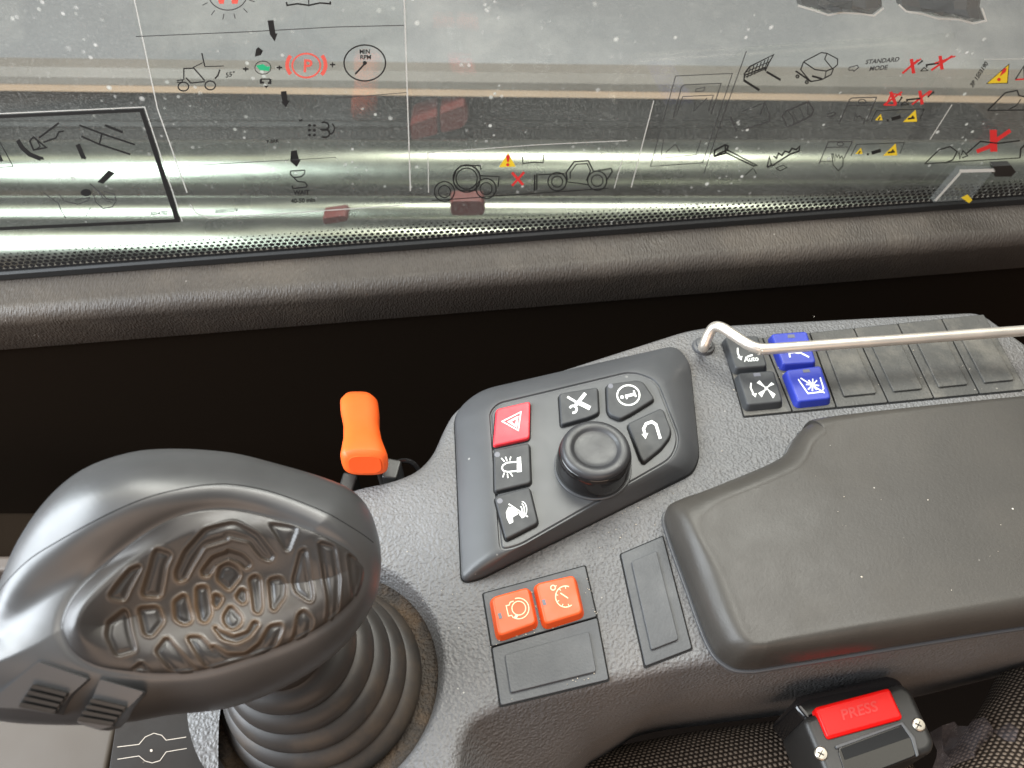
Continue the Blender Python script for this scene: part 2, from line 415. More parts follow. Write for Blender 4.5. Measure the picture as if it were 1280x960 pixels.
# ============================================================ outside: pipes and hood of the machine
def elev(py): return math.atan2(-ray(640, py).z, ray(640, py).y)
def pipe(py_top, py_bot, Y, label):
    a, b = elev(py_top), elev(py_bot); c = (a + b) / 2; dist = Y / math.cos(c); r = dist * math.sin((b - a) / 2)
    zc = CAM.z - dist * math.sin(c); bm = bmesh.new()
    tube(bm, [(x, Y, zc) for x in (-2.5, -1.2, 0, 1.2, 2.5)], r, 48)
    return obj('steel_pipe', bm, M_pipe, label=label, cat='pipe', group='steel pipes running along outside the window')
pipe(174, 262, 1.02, 'thick glossy grey green pipe outside the window, uppermost of the three')
pipe(245, 294, .90, 'thinnest glossy grey green pipe outside, between the thick upper one and the lowest')
pipe(272, 345, .80, 'glossy grey green pipe outside the window, lowest and nearest the dotted border')
def slabx(name, pts, m, **k):       # a profile in (Y, z) swept along x
    bm = bmesh.new(); loft(bm, [[Vector((x, y, z)) for y, z in pts] for x in (-3, 3)]); return obj(name, bm, m, **k)
def at(Y, py): return (Y, CAM.z - Y * math.tan(elev(py)))
hd = root('machine_hood', (0, 1.3, -.2), 'grey painted hood of the machine filling the top of the window view', 'hood')
y0 = at(1.20, 90); y1 = at(2.6, -60)
bm = bmesh.new(); tp = [y0, (y0[0] + .5, y0[1] + .13), (y0[0] + 1.3, y0[1] + .33), (3.2, y0[1] + .55), (3.2, y0[1] + .45), (1.25, y0[1] - .02)]
loft(bm, [[Vector((x, y, z)) for y, z in tp] for x in (-3, 3)]); obj('hood_top', bm, M_hood, hd)
a, b = at(1.19, 90.5), at(1.185, 116)
bm = bmesh.new(); loft(bm, [[Vector((x, y, z)) for y, z in (a, (a[0] - .012, (a[1] * 2 + b[1]) / 3), (b[0] - .010, (a[1] + 2 * b[1]) / 3), b, (1.30, b[1]), (1.30, a[1]))] for x in (-3, 3)]); obj('hood_side', bm, M_hoodside, hd)
a, b = at(1.17, 115), at(1.165, 120.5)
bm = bmesh.new(); loft(bm, [[Vector((x, y, z)) for y, z in (a, ((a[0] + b[0]) / 2 - .008, (a[1] + b[1]) / 2), b, (1.30, b[1]), (1.30, a[1]))] for x in (-3, 3)]); obj('edge_strip', bm, M_hoodedge, hd)
a, b = at(1.28, 118), at(1.22, 215)
hd.rotation_euler.z = R(-1.3)
slabx('chassis_beam', [a, at(1.25, 150), at(1.235, 152), at(1.23, 158), at(1.245, 160), b, (1.4, b[1]), (1.4, a[1])], M_chassis, label='dark greasy beam in the gap between hood and upper pipe', cat='beam')
slabx('ground', [(.62, -.75), (6, -.75), (6, -.85), (.62, -.85)], mat('concrete_ground', (.25, .24, .23), .9, var=(2, .3)), kind='structure')
def lump(name, px, Y, dY, label, cat, m=M_dullred):  # stand-in red blocks for the red blurs in the glass
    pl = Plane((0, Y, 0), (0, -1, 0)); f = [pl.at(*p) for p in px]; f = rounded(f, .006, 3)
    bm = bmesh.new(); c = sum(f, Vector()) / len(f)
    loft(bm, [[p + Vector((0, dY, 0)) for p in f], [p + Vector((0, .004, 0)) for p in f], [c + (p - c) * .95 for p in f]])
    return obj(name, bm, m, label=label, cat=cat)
lump('red_block', [(512, 156), (546, 144), (548, 168), (514, 176)], 1.14, .06, 'dull red block below the hood edge, left of its slightly larger twin', 'standin')
lump('red_block', [(549, 142), (580, 131), (586, 150), (578, 160), (551, 167)], 1.14, .06, 'dull red block below the hood edge, touching the black knuckle on its right', 'standin')
lump('red_blob', [(562, 251), (604, 251), (607, 269), (563, 270)], .76, .02, 'pale red tag low behind the dotted border, under the left tractor drawing', 'blob')
lump('red_blob', [(402, 273), (432, 269), (436, 276), (404, 281)], .72, .02, 'small narrow red tag low behind the window, right of the WAIT text', 'blob')

# ============================================================ stickers on the window
Wt = .0006
def film(name, px, label, r=4, edges=True, opened=()):
    f = root(name, WIN.at(sum(p[0] for p in px) / len(px), max(p[1] for p in px)), label, 'sticker')
    P = [(p.x, p.y) for p in rounded([Vector((*p, 0)) for p in px], r, 4)]
    ink('clear_film', M_film, f, WIN, fills=[P], lift=.0005)
    return f
B = .0007
# -- framed sticker at the left
d1 = film('lever_sticker', [(-60, 152), (178, 134), (226, 276), (-60, 292)], 'clear sticker with thick dark frame and a hand on a lever, leftmost', 1)
ink('frame_print', M_ink, d1, WIN, strokes=[([(-60, 148), (178, 137), (223, 275), (-60, 288)], 3.0), ], fills=[[(174, 136), (180, 137), (226, 274), (219, 275)]], lift=B)
ink('film_edge_line', M_filmedge, d1, WIN, strokes=[([(-60, 144), (181, 133), (228, 276)], 1.0)], lift=B)
c1 = lambda x, y: (x * .1875, 120 + y * .1875)
def C1(*p): return [c1(*q) for q in p]
ink('lever_drawing', M_ink, d1, WIN, strokes=[
    (C1((200, 295), (225, 270), (310, 340), (225, 355), (200, 295)), 1.6), (C1((262, 275), (395, 175)), 1.8), (C1((290, 305), (375, 275), (395, 235), (425, 230)), 1.5), (C1((240, 275), (270, 330), (245, 352)), 1.1),
    (C1((545, 265), (665, 318), (870, 385)), 1.6), (C1((530, 190), (690, 250), (900, 320)), 1.6), (C1((680, 250), (665, 315)), 1.6), (C1((700, 190), (820, 238)), 2.2),
    (C1((120, 290), (150, 340), (200, 385), (275, 415)), 4.0), (C1((520, 318), (560, 410)), 4.2), (C1((0, 300), (90, 465), (0, 472)), .8)],
    fills=[C1((255, 418), (285, 398), (298, 420)), C1((545, 405), (580, 402), (568, 420)), C1((0, 370), (25, 430), (0, 432)), C1((650, 570), (725, 490), (768, 510), (690, 580)), [c1(575 + 36 * math.cos(t * .3), 640 + 24 * math.sin(t * .3)) for t in range(21)]], lift=B)
ink('hand_drawing', M_inkgrey, d1, WIN, strokes=[
    (C1((290, 640), (390, 710), (410, 760), (440, 810)), .8), (C1((395, 650), (430, 695), (520, 718), (590, 690), (600, 670), (500, 690)), .8), (C1((600, 580), (720, 685), (770, 690)), 1.0), (C1((625, 650), (640, 705), (690, 745), (750, 735), (775, 695), (765, 650), (690, 630)), .8), (C1((660, 640), (700, 690), (745, 705)), .7), (C1((605, 740), (575, 795)), .7)],
    texts=[('3054702', c1(1060, 778), 3, 4.5, -14)], lift=B)
# -- tall sticker: procedure steps
d2 = film('procedure_sticker', [(150, -40), (508, -40), (512, 243), (505, 258), (262, 272), (242, 268), (232, 250), (190, 90)], 'tall clear sticker with the red P sign, rpm gauge and WAIT 40-50 min', 1)
ink('film_edge_line', M_filmedge, d2, WIN, strokes=[([(160, -40), (197, 135), (234, 240)], 1.1), ([(504, -40), (513, 238)], 1.1), ([(238, 255), (246, 266), (262, 272), (340, 267), (500, 256)], .9)], lift=B)
ink('divider_line', M_inkgrey, d2, WIN, strokes=[([(170, 45), (310, 39), (420, 33), (505, 31)], .8), ([(420, 122), (508, 115)], .6), ([(225, 207), (330, 201), (420, 196)], .6)], lift=B)
c2 = lambda x, y: (200 + x * .25, y * .25)
def C2(*p): return [c2(*q) for q in p]
def wheel(c, r, w=1.2, k=.55): return [(circ(c, r), w, True), (circ(c, r * k), w * .8, True)]
ink('machine_drawing', M_ink, d2, WIN, strokes=[(circ(c2(118, 430), 6.5, 5.5), 1.2, True), (circ(c2(252, 424), 6.5, 5.5), 1.2, True), (C2((120, 395), (120, 340), (170, 338), (225, 400)), 1.2), (C2((130, 385), (155, 412), (225, 405)), 1.2), (C2((165, 335), (215, 310)), .8), (C2((210, 262), (225, 330)), 1.2), (C2((225, 330), (320, 327)), .8), (C2((300, 345), (290, 375), (275, 390)), 1.4), (C2((85, 400), (115, 395), (110, 408), (85, 408)), 1.0)],
    texts=[('55°', c2(352, 370), 12, 6, -12)], lift=B)
for a_ in (C2((538, 100), (568, 98), (578, 165), (588, 163), (574, 205), (552, 172), (550, 170)), C2((604, 455), (632, 452), (638, 502), (648, 500), (630, 534), (608, 508), (612, 505)), [(364, 188), (371, 187), (374, 199), (376, 199), (371, 208), (363, 201), (366, 200)]):
    ink('arrow_print', M_ink, d2, WIN, fills=[a_], lift=B)
ink('tilt_drawing', M_ink, d2, WIN, fills=[C2((475, 280), (480, 245), (492, 232), (515, 250), (500, 255), (505, 272)), C2((518, 425), (545, 425), (532, 438))],
    strokes=[(C2((415, 342), (443, 342)), 1.6), (C2((429, 332), (429, 354)), 1.2), (C2((583, 335), (611, 335)), 1.6), (C2((597, 325), (597, 347)), 1.2), (C2((850, 320), (876, 320)), 1.4), (C2((863, 308), (863, 334)), 1.0), (C2((505, 392), (505, 410), (520, 410)), 2.0), (C2((552, 392), (552, 412), (540, 412)), 2.0), (C2((505, 392), (552, 392)), 1.2), (circ(c2(515, 335), 10, 8.2), .7, True)], lift=B)
ink('green_lamp_print', M_inkgreen, d2, WIN, fills=[C2((480, 325), (515, 318), (535, 330), (552, 330), (545, 352), (500, 348))], lift=B)
ink('parking_sign', M_inkpink, d2, WIN, strokes=[(circ(c2(732, 325), 17.5, 15), 1.6, True), (circ(c2(732, 322), 24, 20, 145, 215, 10), 3.4), (circ(c2(732, 322), 24, 20, -38, 36, 10), 3.4)], texts=[('P', c2(738, 330), -2, 16, 0)], lift=B, label='coral red letter P in a circle between two arcs')
ink('gauge_print', M_ink, d2, WIN, strokes=[(circ((456, 78), 26, 22.5), 1.3, True), ([(456, 79), (444, 92)], 1.6)], fills=[circ((456, 78), 2.6, n=12)], texts=[('MIN', (456, 64), 0, 5.2, 0), ('RPM', (457, 71), 0, 5.2, 0)], lift=B)
ink('lamp_drawing', M_inkgrey, d2, WIN, strokes=[(circ((285, -8), 24, 20), 1.0, True)] + [([(285 + 28 * math.cos(a), -8 + 25 * math.sin(a)), (285 + 35 * math.cos(a), -8 + 32 * math.sin(a))], .8) for a in (.3, .8, 1.3, 1.75, 2.2, 2.7)], lift=B)
ink('lamp_glow_print', M_inkpink, d2, WIN, fills=[[(272, -4), (281, -6), (280, 4), (274, 4)], [(289, -6), (299, -6), (297, 4), (290, 4)]], lift=B)
ink('manual_drawing', M_ink, d2, WIN, strokes=[([(358, 2), (359, 6), (372, 4), (386, 6), (400, 3), (413, 4), (413, 1)], 1.5), ([(386, -8), (386, 6)], 1)], lift=B)
ink('wait_print', M_ink, d2, WIN, strokes=[([(363, 213), (381, 212), (381, 216), (377, 220), (367, 221), (363, 217), (363, 213)], 1.1), ([(367, 221), (372, 226), (381, 227), (384, 231), (383, 233), (366, 235), (365, 231)], 1.0)],
    fills=[circ((387 + 6 * (k % 2), 156 + 6 * (k // 2)), 2, 1.7, n=8) for k in range(6)], texts=[('WAIT', (377, 240), 1, 5.4, 0), ('40-50 min', (379, 250), 3, 5.2, 0)], lift=B)
ink('steam_drawing', M_ink, d2, WIN, strokes=[(circ((405, 157), 6, 5, -140, 120, 12), 1.5), (circ((406, 166), 6, 5, -130, 110, 12), 1.5), (circ((412, 160), 6, 7, -80, 60, 10), 1.2), ([(374, 150), (378, 149)], 1.6)], texts=[('P-BRK', (341, 176), 5, 4, 0)], lift=B)
ink('serial_print', M_inkgrey, d2, WIN, texts=[('3058211274', (283, 263), 4, 4, -14)], lift=B)
# -- middle sticker: two tractors
d3 = film('tractor_sticker', [(515, 100), (818, 122), (790, 233), (514, 242)], 'clear sticker with two tractors, a yellow warning triangle and a small red cross', 1)
c4 = lambda x, y: (500 + x * .25, 90 + y * .25)
def C4(*p): return [c4(*q) for q in p]
ink('film_edge_line', M_filmedge, d3, WIN, strokes=[(C4((1268, 140), (1155, 575)), .9), (C4((140, 400), (700, 360), (1135, 340)), .7), (C4((140, 400), (142, 600)), .7), (C4((1120, 400), (1070, 580)), .7)], lift=B)
ink('tractor_drawing', M_ink, d3, WIN, strokes=wheel(c4(222, 595), 12.5, 1.1, .6) + wheel(c4(430, 580), 12.5, 1.1, .6) + wheel(c4(333, 530), 17, 1.3, .78) + [(C4((265, 540), (280, 490), (305, 465), (400, 465), (405, 485)), 1.2), (C4((300, 590), (380, 590)), 1), (C4((395, 515), (495, 520), (490, 570)), 1.0), (C4((160, 640), (1040, 578)), .8)]
    + wheel(c4(785, 545), 11.5, 1.1, .6) + wheel(c4(985, 540), 12, 1.1, .6) + [(C4((835, 540), (830, 500), (870, 445), (940, 440), (965, 490)), 1.3), (C4((850, 530), (850, 500), (880, 458), (935, 455), (952, 490), (930, 540)), 1.0), (C4((965, 495), (1055, 478), (1060, 495), (1030, 540)), 1.2), (C4((690, 510), (820, 505)), 1), (C4((672, 510), (672, 590)), 1.4), (C4((683, 505), (683, 585)), 1.2), (C4((830, 545), (940, 560)), .9)], lift=B)
ink('warning_triangle', M_inkyel, d3, WIN, fills=[C4((540, 402), (578, 470), (495, 473))], lift=B)
ink('exclamation_mark', M_inkred, d3, WIN, fills=[C4((530, 412), (550, 412), (543, 446), (535, 446)), circ(c4(538, 460), 2, n=8)], lift=B + .0001)
ink('red_cross', M_inkred, d3, WIN, strokes=[(C4((560, 500), (615, 562)), 2.4), (C4((620, 498), (560, 566)), 2.0)], lift=B)
ink('manual_drawing', M_ink, d3, WIN, strokes=[(C4((612, 420), (614, 455), (665, 448), (715, 450), (718, 410)), 1.0)], lift=B)
# -- wide sticker: attachments and standard mode
d4 = film('attachment_sticker', [(842, 80), (905, 76), (932, 58), (1196, 40), (1105, 238), (815, 206)], 'wide clear sticker of attachment drawings with STANDARD MODE and yellow triangles', 1)
c5 = lambda x, y: (800 + x * .1772, 50 + y * .1772)
c6 = lambda x, y: (980 + x * .1772, 50 + y * .1772)
def C5(*p): return [c5(*q) for q in p]
def C6(*p): return [c6(*q) for q in p]
ink('tablet_drawing', M_inkgrey, d4, WIN, strokes=[(C5((250, 250), (650, 232), (440, 862), (72, 888), (250, 250)), .7), (C5((235, 540), (290, 330), (310, 312), (570, 302), (500, 520)), .8), (C5((255, 520), (300, 395), (515, 385), (480, 500)), .7), (C5((395, 340), (455, 330), (448, 355), (388, 362), (395, 340)), .7), (C5((385, 440), (378, 495), (470, 405)), .8), (C5((180, 790), (240, 735), (255, 738), (280, 790)), .7), (C5((165, 690), (145, 830), (395, 805), (430, 700)), .7), (C5((748, 75), (560, 600), (450, 935)), .8)], lift=B)
ink('basket_drawing', M_ink, d4, WIN, strokes=[(C5((730, 240), (770, 185), (940, 100), (905, 160), (880, 215)), 1.3), (C5((730, 290), (735, 245), (880, 190), (885, 215)), 1.3), (C5((730, 280), (840, 350)), 2.2), (C5((890, 220), (990, 278)), 2.0)] + [(C5((775 + 26 * k, 190 - 13 * k), (755 + 24 * k, 262 - 12 * k)), .9) for k in range(6)] + [(C5((745, 222), (905, 150)), .8), (C5((742, 258), (880, 200)), 1.0)], lift=B)
ink('bucket_drawing', M_ink, d4, WIN, strokes=[(C6((135, 150), (260, 85), (300, 90), (375, 130), (375, 170), (340, 200), (290, 140), (285, 130), (300, 92)), 1.0), (C6((135, 150), (215, 205), (295, 215), (340, 198)), 1.1), (C6((135, 152), (115, 205), (185, 290), (265, 275), (330, 240), (345, 200)), 1.1), (C6((80, 215), (190, 290)), 1.6), (C6((195, 250), (265, 270)), 1.8), (C6((295, 215), (285, 265)), .8), (circ(c6(92, 253), 1.8, n=8), 1.2, True), (circ(c6(158, 293), 1.8, n=8), 1.2, True)], lift=B)
ink('fork_drawing', M_ink, d4, WIN, strokes=[(C5((520, 820), (525, 775), (600, 735), (620, 745), (610, 775), (560, 795), (520, 820)), 1.6), (C5((600, 735), (600, 790), (800, 885), (820, 880), (610, 770)), 1.4), (C5((530, 815), (600, 795)), 1.6), (C5((795, 900), (740, 950)), .7), (C5((800, 905), (820, 940)), .7)], lift=B)
ink('auger_drawing', M_inkgrey, d4, WIN, strokes=[(C5((635, 535), (680, 640)), 1.4), (C5((845, 520), (880, 435), (915, 540), (910, 570), (850, 590), (720, 630)), 1.0), (C5((720, 500), (880, 438)), .7)] + [(C6((-15 + 0, 530), (20, 490), (60, 540), (70, 590), (20, 610), (-15, 530)), 1.0), (C6((20, 495), (170, 430), (205, 490), (190, 530), (70, 590)), 1.4), (C6((165, 435), (165, 520), (190, 530)), 1.0), (C6((60, 500), (90, 570)), .8), (C6((110, 480), (140, 550)), .8)], lift=B)
ink('chain_drawing', M_ink, d4, WIN, strokes=[(C5((895, 895), (910, 820), (925, 880), (895, 895)), 1.5), (C5((940, 815), (960, 830), (975, 795), (1000, 810), (1020, 780), (1050, 790), (1070, 760), (1100, 770), (1125, 745), (1120, 780), (1060, 800), (980, 850), (930, 885)), 1.4), (C5((955, 900), (1005, 880), (1035, 895), (985, 918), (955, 900)), .8)], lift=B)
ink('mode_print', M_inkgrey, d4, WIN, texts=[('STANDARD', c6(692, 143), 5, 5.6, -22), ('MODE', c6(664, 195), 5, 5.6, -22)], strokes=[(C6((455, 190), (515, 175), (523, 190), (490, 218), (485, 208), (455, 210), (455, 190)), .8), (C6((300, 520), (355, 505), (365, 520), (330, 540), (300, 535)), .7)], lift=B)
ink('red_cross', M_inkred, d4, WIN, strokes=[(C6((895, 130), (912, 232)), 3.2), (C6((832, 232), (945, 135)), 1.8), (C6((850, 215), (965, 128)), 1.4)], lift=B)
ink('red_cross', M_inkred, d4, WIN, strokes=[(C6((1098, 108), (1112, 205)), 3.2), (C6((1035, 210), (1185, 108)), 1.8), (C6((1060, 160), (1205, 110)), 1.2)], lift=B)
ink('red_cross', M_inkred, d4, WIN, strokes=[(C6((750, 362), (785, 450)), 3.0), (C6((700, 455), (830, 362)), 1.5), (C6((720, 452), (755, 375), (825, 385)), 1.4), (C6((705, 455), (790, 455)), 1.2)], lift=B)
ink('red_cross', M_inkred, d4, WIN, strokes=[(C6((955, 355), (972, 450)), 3.0), (C6((900, 450), (1030, 355)), 1.6), (C6((1010, 390), (1040, 355)), 1.2)], lift=B)
ink('mast_drawing', M_ink, d4, WIN, strokes=[(C6((1003, 190), (1003, 172), (1090, 160)), 1.6), (C6((960, 215), (985, 190), (1012, 212), (960, 215)), .9), (C6((865, 430), (865, 418), (960, 408)), 1.6), (C6((820, 455), (850, 430), (875, 452), (820, 455)), .9), (C6((940, 170), (970, 145)), 1.2), (C6((1010, 400), (1050, 365)), 1.2), (C6((800, 440), (830, 402)), 1.2)], fills=[circ(c6(970, 145), 1.4, n=8), circ(c6(1050, 365), 1.4, n=8), circ(c6(826, 402), 1.3, n=8)], lift=B)
for (ox, oy, z) in ((0, 0, 'a'), (-140, 238, 'b')):
    ink('yellow_triangle', M_inkyel, d4, WIN, fills=[C6((640 + ox, 562 + oy), (680 + ox, 518 + oy), (692 + ox, 562 + oy))], lift=B)
    ink('yellow_triangle', M_inkyel, d4, WIN, fills=[C6((836 + ox, 575 + oy), (925 + ox, 488 + oy), (936 + ox, 572 + oy))], lift=B)
    ink('triangle_print', M_ink, d4, WIN, strokes=[(C6((870 + ox, 552 + oy), (918 + ox, 545 + oy)), 1.6), (C6((895 + ox, 548 + oy), (908 + ox, 530 + oy)), 1.4), (C6((662 + ox, 560 + oy), (675 + ox, 540 + oy)), 1)], lift=B + .0001)
    ink('plate_print', M_ink, d4, WIN, strokes=[(C6((755 + ox, 555 + oy), (820 + ox, 538 + oy)), 3.2), (C6((722 + ox, 565 + oy), (735 + ox, 562 + oy)), 2), (C6((610 + ox, 575 + oy), (650 + ox, 495 + oy), (985 + ox, 482 + oy), (955 + ox, 560 + oy)), .6)], lift=B)
ink('phone_drawing', M_inkgrey, d4, WIN, strokes=[(C6((385, 590), (460, 415), (480, 405), (650, 400), (580, 570)), .9), (C6((445, 460), (620, 455)), .7), (circ(c6(548, 430), 4.5, 2.6), .8, True), (C6((495, 570), (500, 510), (510, 540), (530, 530), (545, 545), (565, 550), (560, 590)), .8), (C6((245, 868), (310, 715), (480, 712), (420, 830)), .9), (C6((290, 755), (450, 750)), .7), (circ(c6(395, 730), 4, 2.2), .8, True), (C6((252, 852), (340, 850)), .7)], lift=B)
ink('hand_drawing', M_ink, d4, WIN, strokes=[(C6((345, 880), (335, 800), (345, 800), (355, 850), (362, 800), (372, 825), (385, 805), (392, 830), (405, 815), (415, 835), (412, 885), (380, 918), (345, 880)), .8)], lift=B)
# -- far right sticker: warning triangle, big red cross
d5 = film('warning_sticker', [(1205, 74), (1330, 72), (1330, 205), (1150, 208), (1140, 200)], 'clear sticker at the right edge with a large yellow triangle and big red cross', 1)
c7 = lambda x, y: (1100 + x * .2293, 50 + y * .2293)
def C7(*p): return [c7(*q) for q in p]
ink('film_edge_line', M_filmedge, d5, WIN, strokes=[(C7((390, 350), (270, 540)), .8), (C7((565, 102), (800, 100)), .6)], lift=B)
ink('warning_triangle', M_inkyel, d5, WIN, fills=[C7((578, 235), (700, 128), (692, 232))], lift=B)
ink('triangle_outline', M_ink, d5, WIN, strokes=[(C7((578, 235), (700, 128), (692, 232)), .7, True)], lift=B + .0001)
ink('exclamation_mark', M_inkred, d5, WIN, fills=[C7((650, 195), (668, 152), (688, 150), (682, 170)), circ(c7(645, 212), 2.3, n=8)], lift=B + .0001)
ink('red_cross', M_inkred, d5, WIN, strokes=[(C7((615, 487), (618, 606)), 6.5), (C7((525, 605), (590, 580), (650, 530), (708, 490)), 3.6)], lift=B, label='big hand drawn red cross')
ink('serial_print', M_ink, d5, WIN, texts=[('3P 1503190', c7(538, 185), 57, 5.2, -12)], lift=B)
ink('rock_drawing', M_ink, d5, WIN, strokes=[(C7((585, 380), (680, 285), (745, 272), (755, 300), (800, 310)), 1.2), (C7((585, 382), (820, 378)), 1.0), (C7((700, 375), (740, 355), (765, 320)), .8), (C7((245, 668), (320, 595), (380, 578), (418, 605), (395, 650), (350, 668)), 1.1), (C7((240, 672), (420, 660), (760, 640)), .9), (C7((428, 610), (432, 645), (450, 600), (475, 628), (445, 640)), 1.0), (C7((470, 615), (545, 550), (640, 560), (760, 545)), 1.3), (C7((760, 640), (765, 590), (785, 570)), 1.4), (C7((735, 212), (780, 140), (785, 212)), 1.2)], lift=B)
ink('strap_print', M_inkred, d5, WIN, strokes=[(C7((735, 213), (800, 210)), 1.4)], lift=B)
# -- torn sticker rests at the top edge
def torn(px, label):
    t = root('torn_sticker', WIN.at(px[0][0], px[0][1]), label, 'sticker', 'torn sticker remains at the top of the window')
    bm = bmesh.new(); random.seed(int(px[0][0]))
    top = [WIN.at(x, y, .0006) for x, y in px]; n = len(px)
    c = sum(top, Vector()) / n
    rings = [top, [c + (p - c) * .9 + nrm * (.0010 + .0012 * random.random()) for p in top], [c + (p - c) * .55 + nrm * (.0005 + .005 * random.random()) for p in top], [c + (p - c) * .25 + nrm * (.0005 + .005 * random.random()) for p in top]]
    loft(bm, rings, cap0=False); obj('torn_film', bm, M_torn, t, sharp=8)
    ink('torn_edge', M_filmedge, t, WIN, strokes=[([(x + random.uniform(-1, 1), y + random.uniform(-.8, .8)) for x, y in px if y > 2], 1.6)], lift=.003)
torn([(990, -25), (996, 4), (1015, 10), (1034, 16), (1050, 14), (1072, 15), (1090, 17), (1102, 8), (1100, -25)], 'dark torn film scrap at the top edge, the left one')
torn([(1116, -25), (1120, 3), (1130, 12), (1150, 14), (1170, 20), (1195, 22), (1215, 27), (1230, 24), (1224, 8), (1228, -25)], 'dark torn film scrap at the top edge, right one with a pale ragged rim')
# -- clear clip at the lower right of the window
cl = root('window_clip', WIN.at(1185, 246), 'clear plastic catch on the glass just above the dotted border at right', 'clip')
bm = bmesh.new(); f = [WIN.at(x, y, .001) for x, y in ((1162, 246), (1196, 206), (1236, 207), (1208, 243))]
f2 = [p + nrm * .006 for p in f]
loft(bm, [f, f2]); obj('clip_body', bm, M_haze, cl)
ink('clip_edge', M_filmedge, cl, WIN, strokes=[([(1194, 207), (1238, 206)], 3.0), ([(1164, 244), (1195, 209)], 2.0)], lift=.0072)
ink('clip_tag', M_inkyel, cl, WIN, fills=[[(1196, 240), (1204, 236), (1210, 243), (1206, 247)]], lift=.0073)
bm = bmesh.new(); f = [WIN.at(x, y, .0012) for x, y in ((1236, 201), (1258, 200), (1264, 208), (1258, 214), (1238, 214))]; loft(bm, [f, [p + nrm * .006 for p in f]]); obj('clip_stop', bm, M_black, cl)

# ============================================================ console
con = root('control_console', G(700, 700, -.12), 'textured grey plastic control console with colour coded switches and a rotary knob', 'control console')
outl = [(262, 1100), (255, 960), (258, 880), (300, 770), (380, 660), (430, 610), (490, 598), (520, 586), (540, 565), (553, 535), (566, 511), (590, 495), (700, 460), (860, 409), (905, 403), (1060, 395), (1216, 387), (1232, 391), (1280, 425), (1370, 490), (1560, 640), (1560, 715), (1280, 782), (860, 832), (700, 868), (625, 887), (592, 903), (578, 932), (576, 985), (575, 1100)]
O = rounded(GL(outl, 0), .012, 5)
O = [Vector((p.x, p.y, 0)) for p in O]
if area2(O) < 0: O = O[::-1]
bc = G(405, 850, -.012)
bm = bmesh.new()
def lvl(P, z): return [Vector((p.x, p.y, z)) for p in P]
rr = .006
corner = G(600, 915).xy
def flare(P, k):        # the side widens towards the floor where the pod meets the armrest beam
    out_ = []
    for p in P:
        d = (p.xy - corner).length; f_ = k * math.exp(-(d / .055) ** 2); out_.append(Vector((p.x + f_ * .75, p.y - f_ * .66, p.z)))
    return out_
rings = [lvl(flare(inset(O, .006), .045), -.14), lvl(flare(inset(O, .003), .040), -.102), lvl(flare(inset(O, -.0005), .030), -.066), lvl(flare(inset(O, -.0010), .028), -.062), lvl(flare(inset(O, -.001), .018), -.04), lvl(O, -rr * 1.2)]
for k in range(1, 6):
    a = k / 5 * math.pi / 2; rings.append(lvl(inset(O, rr * (1 - math.cos(a))), -rr + rr * math.sin(a)))
V = loft(bm, rings, cap1=False)
hole = []
prof = [(.0625, 0), (.0612, -.0008), (.0600, -.0025), (.0570, -.013), (.0560, -.0145), (.0545, -.015)]
HN = 72; hr = [[bm.verts.new((bc.x + r * math.cos(2 * math.pi * k / HN), bc.y + r * math.sin(2 * math.pi * k / HN), z)) for k in range(HN)] for r, z in prof]
for a, b in zip(hr[:-1], hr[1:]):
    for i in range(HN): bm.faces.new((a[i], a[(i + 1) % HN], b[(i + 1) % HN], b[i]))
bm.faces.new(hr[-1])
bm.edges.ensure_lookup_table()
ed = []
for loop in (V[-1], hr[0]):
    for i in range(len(loop)):
        ed.append(bm.edges.get((loop[i], loop[(i + 1) % len(loop)])))
bmesh.ops.triangle_fill(bm, edges=ed, use_beauty=True)
shell = obj('console_shell', bm, M_shell, con, sharp=40)
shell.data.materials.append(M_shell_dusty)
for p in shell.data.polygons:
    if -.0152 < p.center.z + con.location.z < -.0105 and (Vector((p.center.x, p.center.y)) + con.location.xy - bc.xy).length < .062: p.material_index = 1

# -- raised control panel
base = rounded(GL([(568, 515), (600, 488), (845, 432), (862, 452), (874, 570), (866, 590), (600, 722), (577, 727)], .002), [.012, .012, .012, .012, .012, .012, .012, .006], 6)
ZP = .0135
plat = rounded(GL([(611, 515), (622, 503), (790, 463), (822, 474), (851, 548), (842, 574), (650, 684), (624, 690)], ZP), [.006, .006, .012, .012, .010, .008, .006, .006], 6)
base = [Vector((p.x, p.y, 0)) for p in base]; plat = [Vector((p.x, p.y, 0)) for p in plat]
bm = bmesh.new()
def lerp_ring(A, Bq, t, z): return [Vector((a.x + (b.x - a.x) * t, a.y + (b.y - a.y) * t, z)) for a, b in zip(A, Bq)]
rings = [lerp_ring(base, plat, 0, .0003), lerp_ring(base, plat, 0, .0020), lerp_ring(base, plat, .02, .0030), lerp_ring(base, plat, .07, .0040)]
for t in (.3, .6, .85, .96): rings.append(lerp_ring(base, plat, t, .004 + (ZP - .004) * (1 - (1 - t) ** 1.5)))
rings.append(lerp_ring(base, plat, 1.0, ZP)); rings.append(lvl(inset(plat, .0006), ZP - .0010)); rings.append(lvl(inset(plat, .0012), ZP - .0010)); rings.append(lvl(inset(plat, .0020), ZP - .0001)); rings.append(lvl(inset(plat, .0035), ZP))
loft(bm, rings); obj('panel_bezel', bm, M_bezel, con, sharp=28)
bm = bmesh.new(); slab(bm, inset(base, -.0007), 0, .0007, .0002); obj('panel_seam', bm, M_gap, con)

